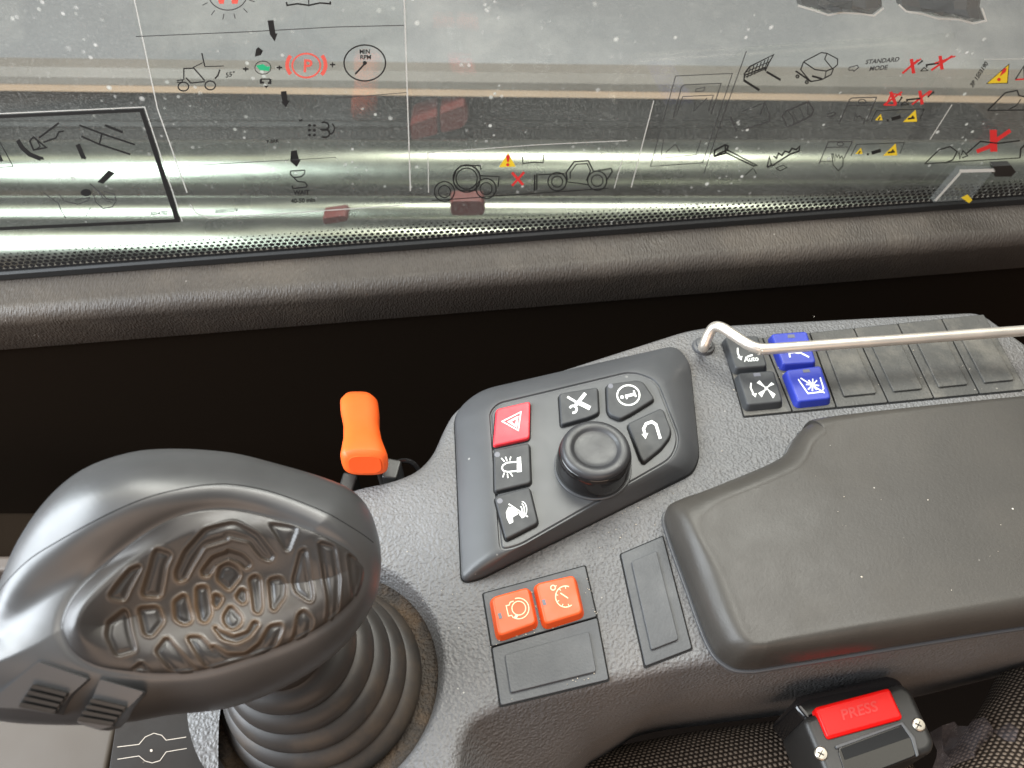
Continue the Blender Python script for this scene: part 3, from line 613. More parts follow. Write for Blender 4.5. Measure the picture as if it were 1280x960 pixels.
ZK = ZP + .0030
def key(name, px, m, label, corner=.0022, led=None, z0=ZP, z1=ZK, r=.0010):
    o = obj(name, plate(px, z0, z1, corner, r, 5), m, con, label)
    P = rounded(GL(px, z1), corner, 5); P = [Vector((p.x, p.y, 0)) for p in P]
    bm = bmesh.new(); slab(bm, inset(P, -.0007), z0 - .001, z0 + .00025, .0001); obj('key_gap', bm, M_gap, o)
    if led:
        c, rx, ry, rot = led
        ink('indicator_lamp', M_led, o, Z(z1), fills=[circ(c, rx, ry, n=16, rot=rot)], lift=.0001)
    return o
c7b = lambda x, y: (590 + x * .2292, 480 + y * .2292)
def K1(*p): return [c7b(*q) for q in p]
k = key('hazard_button', [(620, 511), (663, 501), (662, 547), (616, 557)], M_red, 'red hazard light button with a white double triangle')
ink('hazard_triangle', M_white, k, Z(ZK), strokes=[(K1((165, 205), (267, 153), (252, 254)), 1.5, True), (K1((203, 207), (247, 183), (241, 231)), 2.4, True)])
k = key('beacon_button', [(617, 562), (662, 553), (664, 603), (618, 614)], M_key, 'black beacon button with a flashing lamp symbol', led=(c7b(138, 385), 3.6, 3.3, 0))
ink('beacon_symbol', M_white, k, Z(ZK), strokes=[(K1((245, 425), (190, 430), (168, 445), (163, 460), (172, 475), (195, 480), (245, 475)), 1.8), (K1((160, 405), (178, 425)), 1.5), (K1((183, 398), (191, 420)), 1.5), (K1((212, 397), (206, 418)), 1.5), (K1((176, 485), (168, 510)), 1.5), (K1((193, 490), (196, 514)), 1.5), (K1((205, 482), (222, 505)), 1.5)], fills=[K1((245, 403), (266, 397), (272, 480), (245, 483))])
k = key('horn_button', [(618, 620), (662, 608), (673, 653), (632, 674)], M_key, 'black button with a crossed out horn and sound waves', led=(c7b(152, 638), 3.6, 3.3, 0))
ink('horn_symbol', M_white, k, Z(ZK), fills=[K1((185, 700), (200, 670), (245, 685), (250, 712), (222, 728), (225, 755), (205, 765), (190, 735))], strokes=[(K1((200, 655), (305, 725)), 1.6), (circ(c7b(262, 690), 2.5, 5, -80, 80, 8), 1.3), (circ(c7b(268, 688), 4, 8, -100, 80, 10), 1.3), (circ(c7b(272, 686), 6, 10, -95, 90, 12), 1.3), (K1((255, 700), (262, 715), (280, 715)), 1.5)])
c8 = lambda x, y: (680 + x * .1772, 460 + y * .1772)
def K2(*p): return [c8(*q) for q in p]
k = key('tools_button', K2((105, 178), (380, 132), (390, 312), (320, 345), (120, 400)), M_key, 'black settings button with crossed spanner and screwdriver')
ink('tools_symbol', M_white, k, Z(ZK), strokes=[(K2((165, 205), (250, 255)), 2.8), (K2((245, 245), (325, 285)), 5.4), (K2((215, 275), (292, 180)), 4.2), (circ(c8(205, 293), 4.4, 4.4, -60, 200, 12, 40), 2.8)])
k = key('info_button', K2((440, 112), (660, 82), (705, 100), (782, 215), (620, 315), (540, 357), (465, 325), (447, 290)), M_key, 'black information button with a circled letter i', led=(c8(470, 128), 3.2, 3.0, 0))
ink('info_symbol', M_white, k, Z(ZK), strokes=[(circ(c8(595, 193), 14, 12.4), 2.0, True), (K2((580, 200), (640, 185)), 3.6), (K2((575, 190), (585, 220)), 2.0), (K2((632, 160), (648, 205)), 2.2)], fills=[circ(c8(550, 207), 2.3, n=10)])
k = key('back_button', K2((590, 388), (820, 282), (848, 300), (898, 430), (890, 480), (830, 560), (705, 662), (680, 630)), M_key, 'black return button with a curved back arrow')
ink('back_arrow', M_white, k, Z(ZK), strokes=[(K2((820, 500), (790, 400), (760, 380), (720, 395), (702, 430), (712, 470)), 3.6)], fills=[K2((688, 468), (735, 460), (716, 503))])
# -- rotary knob
kc = G(741, 584, ZP)
bm = bmesh.new()
lathe(bm, kc, [(.0218, .0002), (.0218, .0010), (.0215, .0014), (.0205, .0015)], 72); obj('knob_skirt', bm, M_bezel, con)
bm = bmesh.new()
lathe(bm, kc, [(.0206, .0012), (.0211, .0024), (.0209, .0070), (.0203, .0125), (.0195, .0160), (.0188, .0166)], 80)
kn = obj('rotary_knob', bm, M_gloss, con, 'satin black rotary knob with a dished top', sharp=50)
bm = bmesh.new(); rot = [(.0186, .0158), (.0191, .0168), (.0188, .0182), (.0180, .0194), (.0170, .0199), (.0155, .0201), (.0140, .0200), (.0129, .0195), (.0121, .0188), (.0114, .0185), (.0085, .0184), (.004, .0185), (.0005, .0186)]
lathe(bm, kc, rot, 80); obj('knob_cap', bm, M_knob, kn, sharp=50)

# -- switch frames: helper for a frame with two keys, or a raised blank
def quad_in(q, u, v):       # bilinear point inside a pixel quad TL TR BR BL
    (ax, ay), (bx, by), (cx, cy), (dx, dy) = q
    x = (ax * (1 - u) + bx * u) * (1 - v) + (dx * (1 - u) + cx * u) * v
    y = (ay * (1 - u) + by * u) * (1 - v) + (dy * (1 - u) + cy * u) * v
    return (x, y)
def sub(q, u0, v0, u1, v1): return [quad_in(q, u0, v0), quad_in(q, u1, v0), quad_in(q, u1, v1), quad_in(q, u0, v1)]
def frame(name, q, m, label, z=.0012):
    P0 = [Vector((p.x, p.y, 0)) for p in GL(q, z)]; P = rounded(inset(P0, -.0003), .0012, 3)
    bm = bmesh.new(); slab(bm, rounded(inset(P0, .00045), .0011, 3), 0, z, .0003); o = obj(name, bm, m, con, label)
    bm = bmesh.new(); slab(bm, P, 0, .0004, .0001); obj('seam_gap', bm, M_gap, o)
    return o
def blank(q, label, m, u0=.16, v0=.13, u1=.84, v1=.87):
    o = frame('blank_switch', q, m, label)
    obj('raised_cover', plate(sub(q, u0, v0, u1, v1), .0008, .0026, .0013, .0004), m, o)
    return o
# lower group
qa = [(603, 741), (732, 706), (747, 771), (614, 809)]
f1 = frame('switch_frame', qa, M_plate, 'charcoal frame of the two orange switches')
def switch(px, m, label, z1=.0064):
    o = obj('switch_key', plate(px, .0012, z1, .0028, .0012, 5, draft=.0012), m, con, label)
    return o
s = switch([(614, 746), (661, 733), (671, 779), (623, 796)], M_orange, 'orange switch with an engine outline', .0055)
cF = lambda x, y: (600 + x * .198, 700 + y * .198)
def KF(*p): return [cF(*q) for q in p]
ink('engine_symbol', M_cream, s, Z(.0055), strokes=[(circ(cF(245, 305), 8.6, 8.6), 1.2, True), (circ(cF(243, 307), 13, 13, -125, 110, 22), 1.2), (KF((212, 260), (190, 268), (185, 285), (165, 290), (180, 355), (200, 350), (210, 365)), 1.2), (KF((222, 368), (234, 347)), 3.6)])
ink('indicator_lamp', M_led, s, Z(.0055), fills=[[(622, 767), (626, 766), (628, 773), (624, 774)]])
s = switch([(669, 729), (718, 718), (729, 766), (681, 781)], M_orange, 'orange switch with a dial gauge symbol', .0055)
ink('gauge_symbol', M_cream, s, Z(.0055), strokes=[(circ(cF(540, 232), 12.5, 13.2, 70, 308, 26), 1.3), (KF((508, 210), (556, 242)), 1.5), (circ(cF(461, 176), 3.0, 3.0, n=14), 1.3, True), (KF((473, 168), (484, 163)), 1.0)] + [([(cF(540, 232)[0] + 12.5 * math.cos(R(a)), cF(540, 232)[1] - 13 * math.sin(R(a))), (cF(540, 232)[0] + 9.4 * math.cos(R(a)), cF(540, 232)[1] - 9.8 * math.sin(R(a)))], 1.0) for a in (90, 130, 170, 210, 250, 290)])
ink('indicator_lamp', M_led, s, Z(.0055), fills=[[(677, 750), (681, 749), (683, 756), (679, 757)]])
blank([(614, 809), (747, 771), (762, 850), (625, 883)], 'blank switch cover under the two orange switches', M_plate, .11, .18, .90, .82)
blank([(775, 692), (829, 669), (866, 811), (806, 834)], 'tall blank switch cover standing alone left of the armrest', M_plate, .20, .10, .78, .88)
# upper row of six
tx = [904, 953, 1012, 1067, 1122, 1177, 1230]; bx = [930, 991, 1046, 1111, 1168, 1225, 1284]
ty = lambda x: 427 - (x - 904) * .106; by = lambda x: 520.5 - (x - 930) * .095
Q = []
for i in range(6): Q.append([(tx[i], ty(tx[i])), (tx[i + 1], ty(tx[i + 1])), (bx[i + 1], by(bx[i + 1])), (bx[i], by(bx[i]))])
frame('switch_frame', Q[0], M_plate_dusty, 'dusty frame of the two black switches')
frame('switch_frame', Q[1], M_plate_dusty, 'dusty frame of the two blue switches')
for i, t in enumerate(('blank cover next to the blue switches', 'second blank cover right of the blue switches', 'third blank cover right of the blue switches', 'blank cover at the right end of the row')):
    blank(Q[2 + i], t, M_plate_dusty, .22, .20, .86, .86)
cS = lambda x, y: (860 + x * .1719, 380 + y * .1719)
def KS(*p): return [cS(*q) for q in p]
s = switch(KS((265, 235), (510, 228), (580, 450), (345, 468)), M_key, 'black switch marked Auto, half hidden by the steel rail')
ink('auto_symbol', M_white, s, Z(.0064), texts=[('Auto', cS(460, 402), 4, 6.2, 4)], strokes=[(KS((360, 320), (362, 360), (378, 392)), 2.0), (KS((430, 385), (470, 372)), 2.2)], fills=[KS((358, 388), (396, 380), (388, 412))])
ink('indicator_lamp', M_led, s, Z(.0064), fills=[KS((372, 262), (420, 258), (428, 280), (380, 284))])
s = switch(KS((358, 500), (625, 480), (694, 710), (430, 735)), M_key, 'black switch with a fan and arrow symbol')
ink('fan_symbol', M_white, s, Z(.0064), fills=[KS((570, 615), (498, 575), (520, 556)), KS((568, 612), (605, 570), (628, 585)), KS((572, 615), (636, 658), (618, 688)), KS((568, 618), (535, 680), (510, 650))] + [circ(cS(569, 615), 2.2, n=10)], strokes=[(KS((458, 575), (455, 610), (478, 660)), 1.9)])
ink('arrow_head', M_white, s, Z(.0064), fills=[KS((462, 655), (500, 650), (490, 680))])
ink('indicator_lamp', M_led, s, Z(.0064), fills=[KS((472, 505), (524, 502), (530, 525), (480, 529))])
s = switch(KS((602, 215), (865, 195), (935, 425), (690, 440)), M_blue, 'blue work light switch partly behind the steel rail')
ink('lamp_symbol', M_white, s, Z(.0064), strokes=[(KS((742, 390), (735, 358), (790, 350), (810, 352), (880, 388)), 1.9), (KS((770, 352), (805, 360), (825, 345)), 1.8)])
ink('indicator_lamp', M_led, s, Z(.0064), fills=[KS((722, 224), (772, 222), (778, 246), (726, 248))])
s = switch(KS((708, 478), (968, 445), (1045, 685), (800, 712)), M_blue, 'blue switch with a crossed bucket and star symbol')
ink('bucket_symbol', M_white, s, Z(.0064), strokes=[(KS((800, 548), (872, 652), (972, 640), (985, 615), (960, 535)), 1.6), (KS((818, 540), (992, 648)), 1.6)] + [(KS((905 - 48 * math.cos(a), 590 - 45 * math.sin(a)), (905 + 48 * math.cos(a), 590 + 45 * math.sin(a))), 1.6) for a in (0.1, .9, 1.6, 2.3)])
ink('indicator_lamp', M_led, s, Z(.0064), fills=[KS((832, 478), (882, 474), (888, 497), (838, 501))])

# ============================================================ armrest
arm = root('armrest_pad', G(1050, 700, 0), 'large smooth black armrest pad with a notched rear left corner on the console', 'armrest')
ZA = .024
ap = [(832, 640, .006), (850, 625, .010), (880, 612, .013), (960, 577, .015), (985, 560, .015), (998, 538, .016), (1013, 524, .018), (1038, 515, .019), (1280, 490, .020), (1600, 460, .020), (1600, 740, .004), (1280, 783, .003), (1000, 828, .003), (935, 837, .003), (905, 828, .003), (884, 800, .003), (858, 730, .003), (837, 672, .003)]
ai = [(872, 652), (884, 637), (904, 624), (972, 596), (1003, 578), (1017, 552), (1031, 540), (1056, 526), (1280, 499), (1600, 470), (1580, 690), (1280, 744), (1000, 793), (958, 802), (941, 800), (928, 782), (905, 722), (878, 674)]
A = spline([Vector((*G(*p).xy, 0)) for p in ap], 8); AI = spline([Vector((*G(x, y, ZA).xy, 0)) for x, y in ai], 8)
bm = bmesh.new()
rings = [lerp_ring(A, AI, .05, .0018), lerp_ring(A, AI, 0, .0035)]
for k_ in range(0, 13):
    a = k_ / 12 * math.pi / 2; rings.append(lerp_ring(A, AI, 1 - math.cos(a), .007 + (ZA - .007) * math.sin(a)))
cA = sum(AI, Vector()) / len(AI)
for t_ in (.02, .05, .1, .17, .26, .37, .5, .64, .78, .9): rings.append([Vector((p.x + (cA.x - p.x) * t_, p.y + (cA.y - p.y) * t_, ZA - .0001 - .0011 * t_ ** .7)) for p in AI])
loft(bm, rings); obj('pad_cushion', bm, M_pad, arm, sharp=60)
bm = bmesh.new(); slab(bm, inset(A, -.0012), .0004, .0020, .0006); obj('pad_lip', bm, M_lip, arm)

# ============================================================ rail
rl = root('grab_rail', G(878, 432, 0), 'bent steel rod rail over the switch row', 'rail')
rp_ = [G(879, 434, -.002), G(879, 434, .004), G(880, 433, .012), G(886, 418, .019), G(893, 409, .024), G(903, 410, .026), G(920, 421, .026), G(938, 432, .026), G(952, 436, .026), G(972, 435.5, .026), G(990, 434.2, .026), G(1480, 399, .026)]
bm = bmesh.new(); tube(bm, spline(rp_, 8, False), .0034, 20); obj('rail_rod', bm, M_steel, rl, sharp=60)
bm = bmesh.new(); lathe(bm, G(879, 434, 0), [(.0074, .0001), (.0074, .0012), (.0068, .0022), (.0054, .0026), (.0050, .0040), (.0036, .0043)], 32); obj('rail_socket', bm, M_lip, rl)

# ============================================================ orange lever
lv = root('orange_lever', G(455, 620, -.06), 'short bright orange lever knob sticking up behind the joystick', 'lever')
pt, pb = G(449, 504, -.002), G(456, 578, .016)
axis = (pt - pb); bm = bmesh.new()
sx1 = Vector((1, 0, 0)); n_ax = axis.normalized(); sy1 = n_ax.cross(sx1).normalized()
prof = [(-.03, .0104, .0070, 1), (.0, .0128, .0092, 1), (.05, .0134, .0096, 1), (.3, .0112, .0082, 1), (.55, .0106, .0076, 1), (.8, .0118, .0084, 1), (.95, .0118, .0084, 1), (1.04, .0092, .0072, 1), (1.08, .0060, .0045, 1)]
rings = []
for t, rx, ry, _ in prof:
    c = pb + axis * t
    rings.append([c + sx1 * rx * math.copysign(abs(math.cos(a)) ** .62, math.cos(a)) + sy1 * ry * math.copysign(abs(math.sin(a)) ** .62, math.sin(a)) for a in (2 * math.pi * k_ / 36 for k_ in range(36))])
loft(bm, rings); obj('lever_knob', bm, M_orange_l, lv, sharp=40)
bm = bmesh.new(); ff = []
for k_ in range(36):
    a = 2 * math.pi * k_ / 36
    ff.append(pb - axis * .031 + sx1 * .0090 * math.copysign(abs(math.cos(a)) ** .62, math.cos(a)) + sy1 * .0060 * math.copysign(abs(math.sin(a)) ** .62, math.sin(a)))
loft(bm, [ff, [p - n_ax * .0005 for p in ff]]); obj('knob_end_cap', bm, mat('deep_orange_plastic', (.80, .085, .008), .5), lv)
bm = bmesh.new(); tube(bm, [pt + n_ax * -.01, pt + Vector((.002, .004, -.05)), pt + Vector((.003, .006, -.14))], .004); obj('lever_stem', bm, M_black, lv)
for x_, y_ in ((489, 588), (434, 606)):
    c = G(x_, y_, -.012); bm = bmesh.new(); slab(bm, rounded([c + Vector(q) for q in ((-.005, -.006, 0), (.004, -.007, 0), (.006, .006, 0), (-.003, .008, 0))], .0015, 3), -.06, -.010, .001); obj('lever_bracket', bm, M_black, lv)
bm = bmesh.new(); c = G(500, 580, -.012); tube(bm, spline([c + Vector(q) for q in ((-.006, -.008, -.03), (-.006, -.002, -.004), (0, .002, 0), (.008, .001, -.001), (.013, -.004, -.012), (.014, -.008, -.04))], 6, False), .0016, 10); obj('lever_cable', bm, M_gloss, lv)

# ============================================================ joystick
jb = Vector((bc.x, bc.y, -.015))
joy = root('joystick', jb, 'glossy black joystick grip with treaded thumb pad on a ribbed rubber boot', 'joystick')
HC = CAM + ray(250, 735) * .292                      # middle of the grip
hn = ((CAM - HC).normalized() * .95 + Vector((-.05, .10, .25))).normalized()
HP = Plane(HC, hn)
stem_dir = (HC - jb); lean = Vector((stem_dir.x / stem_dir.z, stem_dir.y / stem_dir.z, 0))
bm = bmesh.new(); prof = []
nr = 5; h0, h1 = .0, .058
for i in range(nr):
    ra_ = .0465 - .0050 * i; za = h0 + (h1 - h0) * i / nr
    for j in range(9):
        a = -math.pi / 2 + math.pi * j / 8
        prof.append((ra_ + .0050 * math.cos(a) - .0050 * j / 8, za + (h1 - h0) / nr * (.5 + .5 * math.sin(a)) * .96))
prof.append((.0205, .060)); prof.append((.0195, .062))
lathe(bm, jb, prof, 96, (lean.x * .55, lean.y * .55)); obj('rubber_boot', bm, M_boot, joy, sharp=60)
bm = bmesh.new(); top = jb + Vector((lean.x * .55 * .06, lean.y * .55 * .06, .06))
tube(bm, [top - Vector((0, 0, .004)), top.lerp(HC, .35), top.lerp(HC, .75), HC - hn * .01], [.0215, .0225, .025, .028], 40); neck = obj('grip_neck', bm, M_boot, joy)

hout = [(-70, 850), (-40, 800), (-8, 765), (8, 725), (28, 682), (62, 636), (108, 596), (165, 573), (220, 567), (290, 571), (350, 585), (405, 601), (440, 617), (462, 642), (474, 680), (476, 718), (468, 752), (440, 796), (400, 832), (340, 865), (280, 885), (210, 893), (150, 903), (80, 906), (0, 902), (-55, 888)]
seam = [(-40, 790), (15, 752), (60, 720), (100, 700), (150, 677), (200, 656), (240, 643), (270, 636), (300, 634), (340, 640), (390, 658), (430, 676), (462, 689)]
pado = [(98, 802), (100, 780), (112, 757), (135, 733), (165, 708), (205, 683), (245, 666), (285, 659), (320, 662), (360, 673), (400, 688), (432, 703), (447, 716), (450, 730), (443, 752), (430, 768), (410, 785), (380, 803), (345, 818), (300, 833), (255, 845), (210, 848), (170, 846), (135, 840), (110, 825)]
def sp2(pts, n, closed=True): return np.array([(p.x, p.y) for p in spline([Vector((*q, 0)) for q in pts], n, closed)])
HO, PO, SE = sp2(hout, 16), sp2(pado, 14), sp2(seam, 8, False)
def seg_dist(U, V, line, closed=False):
    D = np.full(U.shape, 1e9); A_ = line; B_ = np.roll(line, -1, 0)
    if not closed: A_, B_ = A_[:-1], B_[:-1]
    for (ax, ay), (bx_, by_) in zip(A_, B_):
        dx, dy = bx_ - ax, by_ - ay; L2 = dx * dx + dy * dy + 1e-9
        t = np.clip(((U - ax) * dx + (V - ay) * dy) / L2, 0, 1)
        D = np.minimum(D, np.hypot(U - ax - t * dx, V - ay - t * dy))
    return D
def inside(U, V, poly):
    c = np.zeros(U.shape, bool); x, y = poly[:, 0], poly[:, 1]; j = len(poly) - 1
    for i in range(len(poly)):
        q = ((y[i] > V) != (y[j] > V)) & (U < (x[j] - x[i]) * (V - y[i]) / (y[j] - y[i] + 1e-12) + x[i]); c ^= q; j = i
    return c
def sst(a, b, x): t = np.clip((x - a) / (b - a), 0, 1); return t * t * (3 - 2 * t)
c2p = lambda *p: [(90 + x * .2291, 640 + y * .2291) for x, y in p]
c3p = lambda *p: [(270 + x * .2293, 640 + y * .2293) for x, y in p]
POCKET = [c3p((30, 420), (48, 362), (85, 348), (128, 368), (142, 402), (88, 470)), c3p((95, 558), (150, 622), (140, 655), (105, 676), (70, 650), (62, 612)), c3p((125, 510), (152, 472), (168, 482), (170, 528), (158, 538)), c3p((15, 497), (50, 517), (22, 560), (10, 542)),
    c3p((195, 418), (225, 403), (242, 418), (252, 560), (240, 592), (220, 580), (208, 480)), c3p((296, 420), (350, 412), (372, 444), (368, 505), (320, 576), (308, 565)), c3p((455, 292), (475, 284), (512, 500), (505, 532), (485, 522), (432, 482), (418, 425)),
    c3p((395, 790), (428, 705), (445, 605), (470, 585), (512, 625), (500, 725)), c3p((548, 250), (622, 268), (650, 420), (640, 640), (598, 690), (598, 520)), c3p((700, 300), (800, 340), (800, 440), (738, 545)), c3p((300, 160), (388, 288), (435, 170)),
    c2p((870, 172), (765, 202), (662, 305), (612, 400), (615, 435), (650, 426), (688, 362), (752, 272), (870, 236)) + c3p((85, 222), (195, 240), (258, 312), (298, 324), (312, 308), (232, 215), (120, 164)),
    c2p((870, 300), (795, 325), (742, 388), (745, 402), (770, 402), (802, 352), (870, 318)) + c3p((85, 316), (145, 333), (178, 362), (195, 345), (155, 310), (85, 293)),
    c3p((15, 668), (58, 726), (130, 744), (192, 712), (235, 652), (218, 642), (188, 698), (112, 724), (38, 692)), c3p((0, 765), (80, 812), (175, 810), (250, 752), (300, 664), (352, 655), (355, 680), (310, 785), (220, 870), (100, 900), (20, 860)),
    c2p((712, 468), (757, 462), (778, 598), (755, 638), (730, 630), (713, 560)), c2p((598, 540), (648, 505), (677, 635), (645, 648), (603, 625)), c2p((420, 580), (510, 570), (534, 640), (480, 712), (448, 705)), c2p((355, 590), (272, 655), (264, 720), (308, 816), (398, 790), (370, 690)), c2p((520, 300), (485, 400), (442, 512), (525, 512), (560, 370), (590, 320)),
    c2p((505, 795), (555, 725), (640, 825), (720, 915), (620, 930)), c2p((665, 722), (725, 722), (790, 795), (880, 825), (880, 920), (800, 910), (725, 820)), c2p((370, 900), (430, 852), (475, 920)), c2p((390, 400), (330, 470), (285, 530), (350, 540), (380, 480), (440, 380))]
NA_, NT_ = 520, 200
def head_h(U, V, carve=False):
    """height of the grip above its middle plane in picture pixels at the grip's distance"""
    dO = seg_dist(U, V, HO[::4], True)
    t = np.clip(dO / 128, 0, 1)
    h = 108 * np.sqrt(np.clip(1 - (1 - t) ** 2.2, 0, 1))
    cu, cv = 232, 735
    # palm shell swells at its upper left
    h += 20 * np.exp(-(((U - 175) / 120) ** 2 + ((V - 640) / 55) ** 2))
    dS = seg_dist(U, V, SE); sy_ = np.interp(U, SE[:, 0], SE[:, 1]); below = V - sy_
    dP = seg_dist(U, V, PO, True); inP = inside(U, V, PO); q = np.where(inP, dP, -dP)
    # thumb face falls away below the seam
    fade = sst(470, 330, U)
    h -= np.where(below > 0, 26 * sst(0, 48, np.minimum(below, dS)) * (.35 + .65 * fade), 0)
    # pad sits in a soft hollow with a lip at its upper left edge
    ul = sst(.2, -.75, ((U - 275) * .55 + (V - 755) * .9) / 90)
    h += np.where(inP, 15 * ul * sst(0, 26, q) - 20 * sst(10, 75, q), 0) - 2.0 * np.exp(-(q / 5) ** 2)
    if carve: h -= 9 * sst(3.0, 9.0, q)
    return h
def head_pt(u, v, h):
    return HP.at(u, v) + hn * (h * .292 / 960)
def grid_mesh(name, poly, nt_, centre, hf, m, close_back=True, dirt=None):
    N = len(poly); ts = np.linspace(0, 1, nt_ + 1)[1:]; ts = 1 - (1 - ts) ** 1.25
    U = np.array([centre[0] + (poly[:, 0] - centre[0]) * t for t in ts]); V = np.array([centre[1] + (poly[:, 1] - centre[1]) * t for t in ts])
    H = hf(U, V); bm = bmesh.new()
    c0 = bm.verts.new(head_pt(*centre, float(hf(np.array([float(centre[0])]), np.array([float(centre[1])]))[0])))
    VV = [[bm.verts.new(head_pt(U[i, j], V[i, j], H[i, j])) for j in range(N)] for i in range(nt_)]
    for j in range(N): bm.faces.new((c0, VV[0][j], VV[0][(j + 1) % N]))
    for i in range(nt_ - 1):
        for j in range(N): bm.faces.new((VV[i][j], VV[i + 1][j], VV[i + 1][(j + 1) % N], VV[i][(j + 1) % N]))
    return bm, VV
bm, VV = grid_mesh('grip', HO, 130, (232, 735), lambda U, V: head_h(U, V, True), M_grip)
last = VV[-1]; N = len(last)
for kz in range(1, 9):      # underside of the grip
    t = math.cos(kz / 8 * math.pi / 2 * .96); dpt = 72 * math.sin(kz / 8 * math.pi / 2)
    nw = [bm.verts.new(head_pt(232 + (u - 232) * t, 735 + (v - 735) * t, -dpt)) for u, v in HO]
    for j in range(N): bm.faces.new((last[j], nw[j], nw[(j + 1) % N], last[(j + 1) % N]))
    last = nw
bm.faces.new(last)
grip = obj('grip_shell', bm, M_grip, joy, sharp=70)
bm = bmesh.new(); sd = np.array([p for p in SE if p[0] > -20]); tg = np.gradient(sd, axis=0); tg /= np.linalg.norm(tg, axis=1)[:, None]; nm = np.stack([-tg[:, 1], tg[:, 0]], 1)
rg = []
for o_, up in ((-.9, -.5), (-.5, .35), (.5, .35), (.9, -.5)):
    q = sd + nm * o_; rg.append((q, head_h(q[:, 0], q[:, 1]) + up))
loft(bm, [[head_pt(c[0][i][0], c[0][i][1], c[1][i]) for c in rg] for i in range(len(sd))], False, False, closed=False); obj('shell_seam', bm, M_gap, joy)
PK = [np.array([(p.x, p.y) for p in rounded([Vector((*q, 0)) for q in p_], 4, 3)]) for p_ in POCKET]
def pockets(U, V):
    D = np.full(U.shape, -50.)
    for p_ in PK:
        m_ = (U > p_[:, 0].min() - 8) & (U < p_[:, 0].max() + 8) & (V > p_[:, 1].min() - 8) & (V < p_[:, 1].max() + 8)
        if not m_.any(): continue
        u, v = U[m_], V[m_]; d_ = seg_dist(u, v, p_, True); d_ = np.where(inside(u, v, p_), d_, -d_); D[m_] = np.maximum(D[m_], d_)
    return D
def pad_h(U, V):
    q = seg_dist(U, V, PO, True); D = pockets(U, V) + 1.6
    return head_h(U, V) - .8 + 2.0 * sst(0, 4.0, q) - 3.6 * sst(-1.6, 2.2, D) * sst(1, 7, q) + 1.6 * sst(3, 8, D) + .9 * np.exp(-((D + 2.2) / 1.3) ** 2) * sst(2, 8, q)
bm, VV = grid_mesh('pad', PO, 150, (285, 757), pad_h, M_thumb)
pad = obj('thumb_pad', bm, M_thumb, joy, sharp=80)
da = pad.data.attributes.new('dirt', 'FLOAT', 'POINT')       # dust lodged along the tread, thickest at the middle
ts_ = np.linspace(0, 1, 151)[1:]; ts_ = 1 - (1 - ts_) ** 1.25
GU = np.array([285 + (PO[:, 0] - 285) * t for t in ts_]); GV = np.array([757 + (PO[:, 1] - 757) * t for t in ts_]); DD = pockets(GU, GV) + 1.6
dv = np.clip((.10 + .80 * np.exp(-((DD + 1.0) / 2.6) ** 2)) * np.exp(-(((GU - 270) / 105) ** 2 + ((GV - 775) / 62) ** 2)) * (DD < 2.5), 0, 1)
da.data.foreach_set('value', np.concatenate([[.6], dv.ravel()]).astype(np.float32))
n_ = M_thumb.node_tree.nodes; L_ = M_thumb.node_tree.links; at_ = n_.new('ShaderNodeAttribute'); at_.attribute_name = 'dirt'
mx_ = n_.new('ShaderNodeMix'); mx_.data_type = 'RGBA'; L_.new(at_.outputs['Fac'], mx_.inputs[0]); L_.new(n_['Principled BSDF'].inputs['Base Color'].links[0].from_socket, mx_.inputs[6]); mx_.inputs[7].default_value = (.115, .072, .040, 1)
L_.new(mx_.outputs[2], n_['Principled BSDF'].inputs['Base Color'])
# two ribbed thumb rockers
FU = np.array([20, 70, 125, 60, 130, 190, 110, 150.]); FV = np.array([880, 838, 855, 888, 893, 868, 872, 900.])
FH = np.clip(head_h(FU, FV), 34, 60); FC = np.linalg.lstsq(np.stack([FU, FV, np.ones(8)], 1), FH, rcond=None)[0]
def on_head(px, up):
    return [head_pt(u, v, FC[0] * u + FC[1] * v + FC[2] + up) for u, v in px]
r4 = lambda *p: [(x * .21875, 800 + y * .21875) for x, y in p]
def rocker(face, ribs_q, cap, label):
    o = None
    def solid(name, px, lo, hi, m, parent, lab=None):
        P = [(p.x, p.y) for p in rounded([Vector((*q, 0)) for q in px], 3, 3)]
        bm = bmesh.new(); a = on_head(P, hi); b_ = on_head(P, lo); c = sum(a, Vector()) / len(a)
        loft(bm, [b_, [p.lerp(q, .85) for p, q in zip(b_, a)], [c + (p - c) * .96 for p in a]]); return obj(name, bm, m, parent, lab)
    o = solid('thumb_rocker', face, -30, 15, M_grip, joy, label)
    solid('rocker_face', sub(ribs_q, 0, 0, 1, 1), -20, 18, M_black, o)
    for k_ in range(4):
        solid('rocker_rib', sub(ribs_q, .02, .04 + .25 * k_, .98, .19 + .25 * k_), 14, 22, M_black, o)
rocker(r4((10, 375), (325, 155), (590, 245), (480, 330), (385, 435), (190, 405), (90, 400)), r4((285, 270), (478, 320), (385, 435), (180, 395)), None, 'left ribbed rocker of the joystick')
rocker(r4((640, 245), (878, 312), (785, 395), (690, 500), (610, 520), (480, 480), (590, 340)), r4((590, 345), (785, 392), (690, 500), (490, 470)), None, 'right ribbed rocker of the joystick')

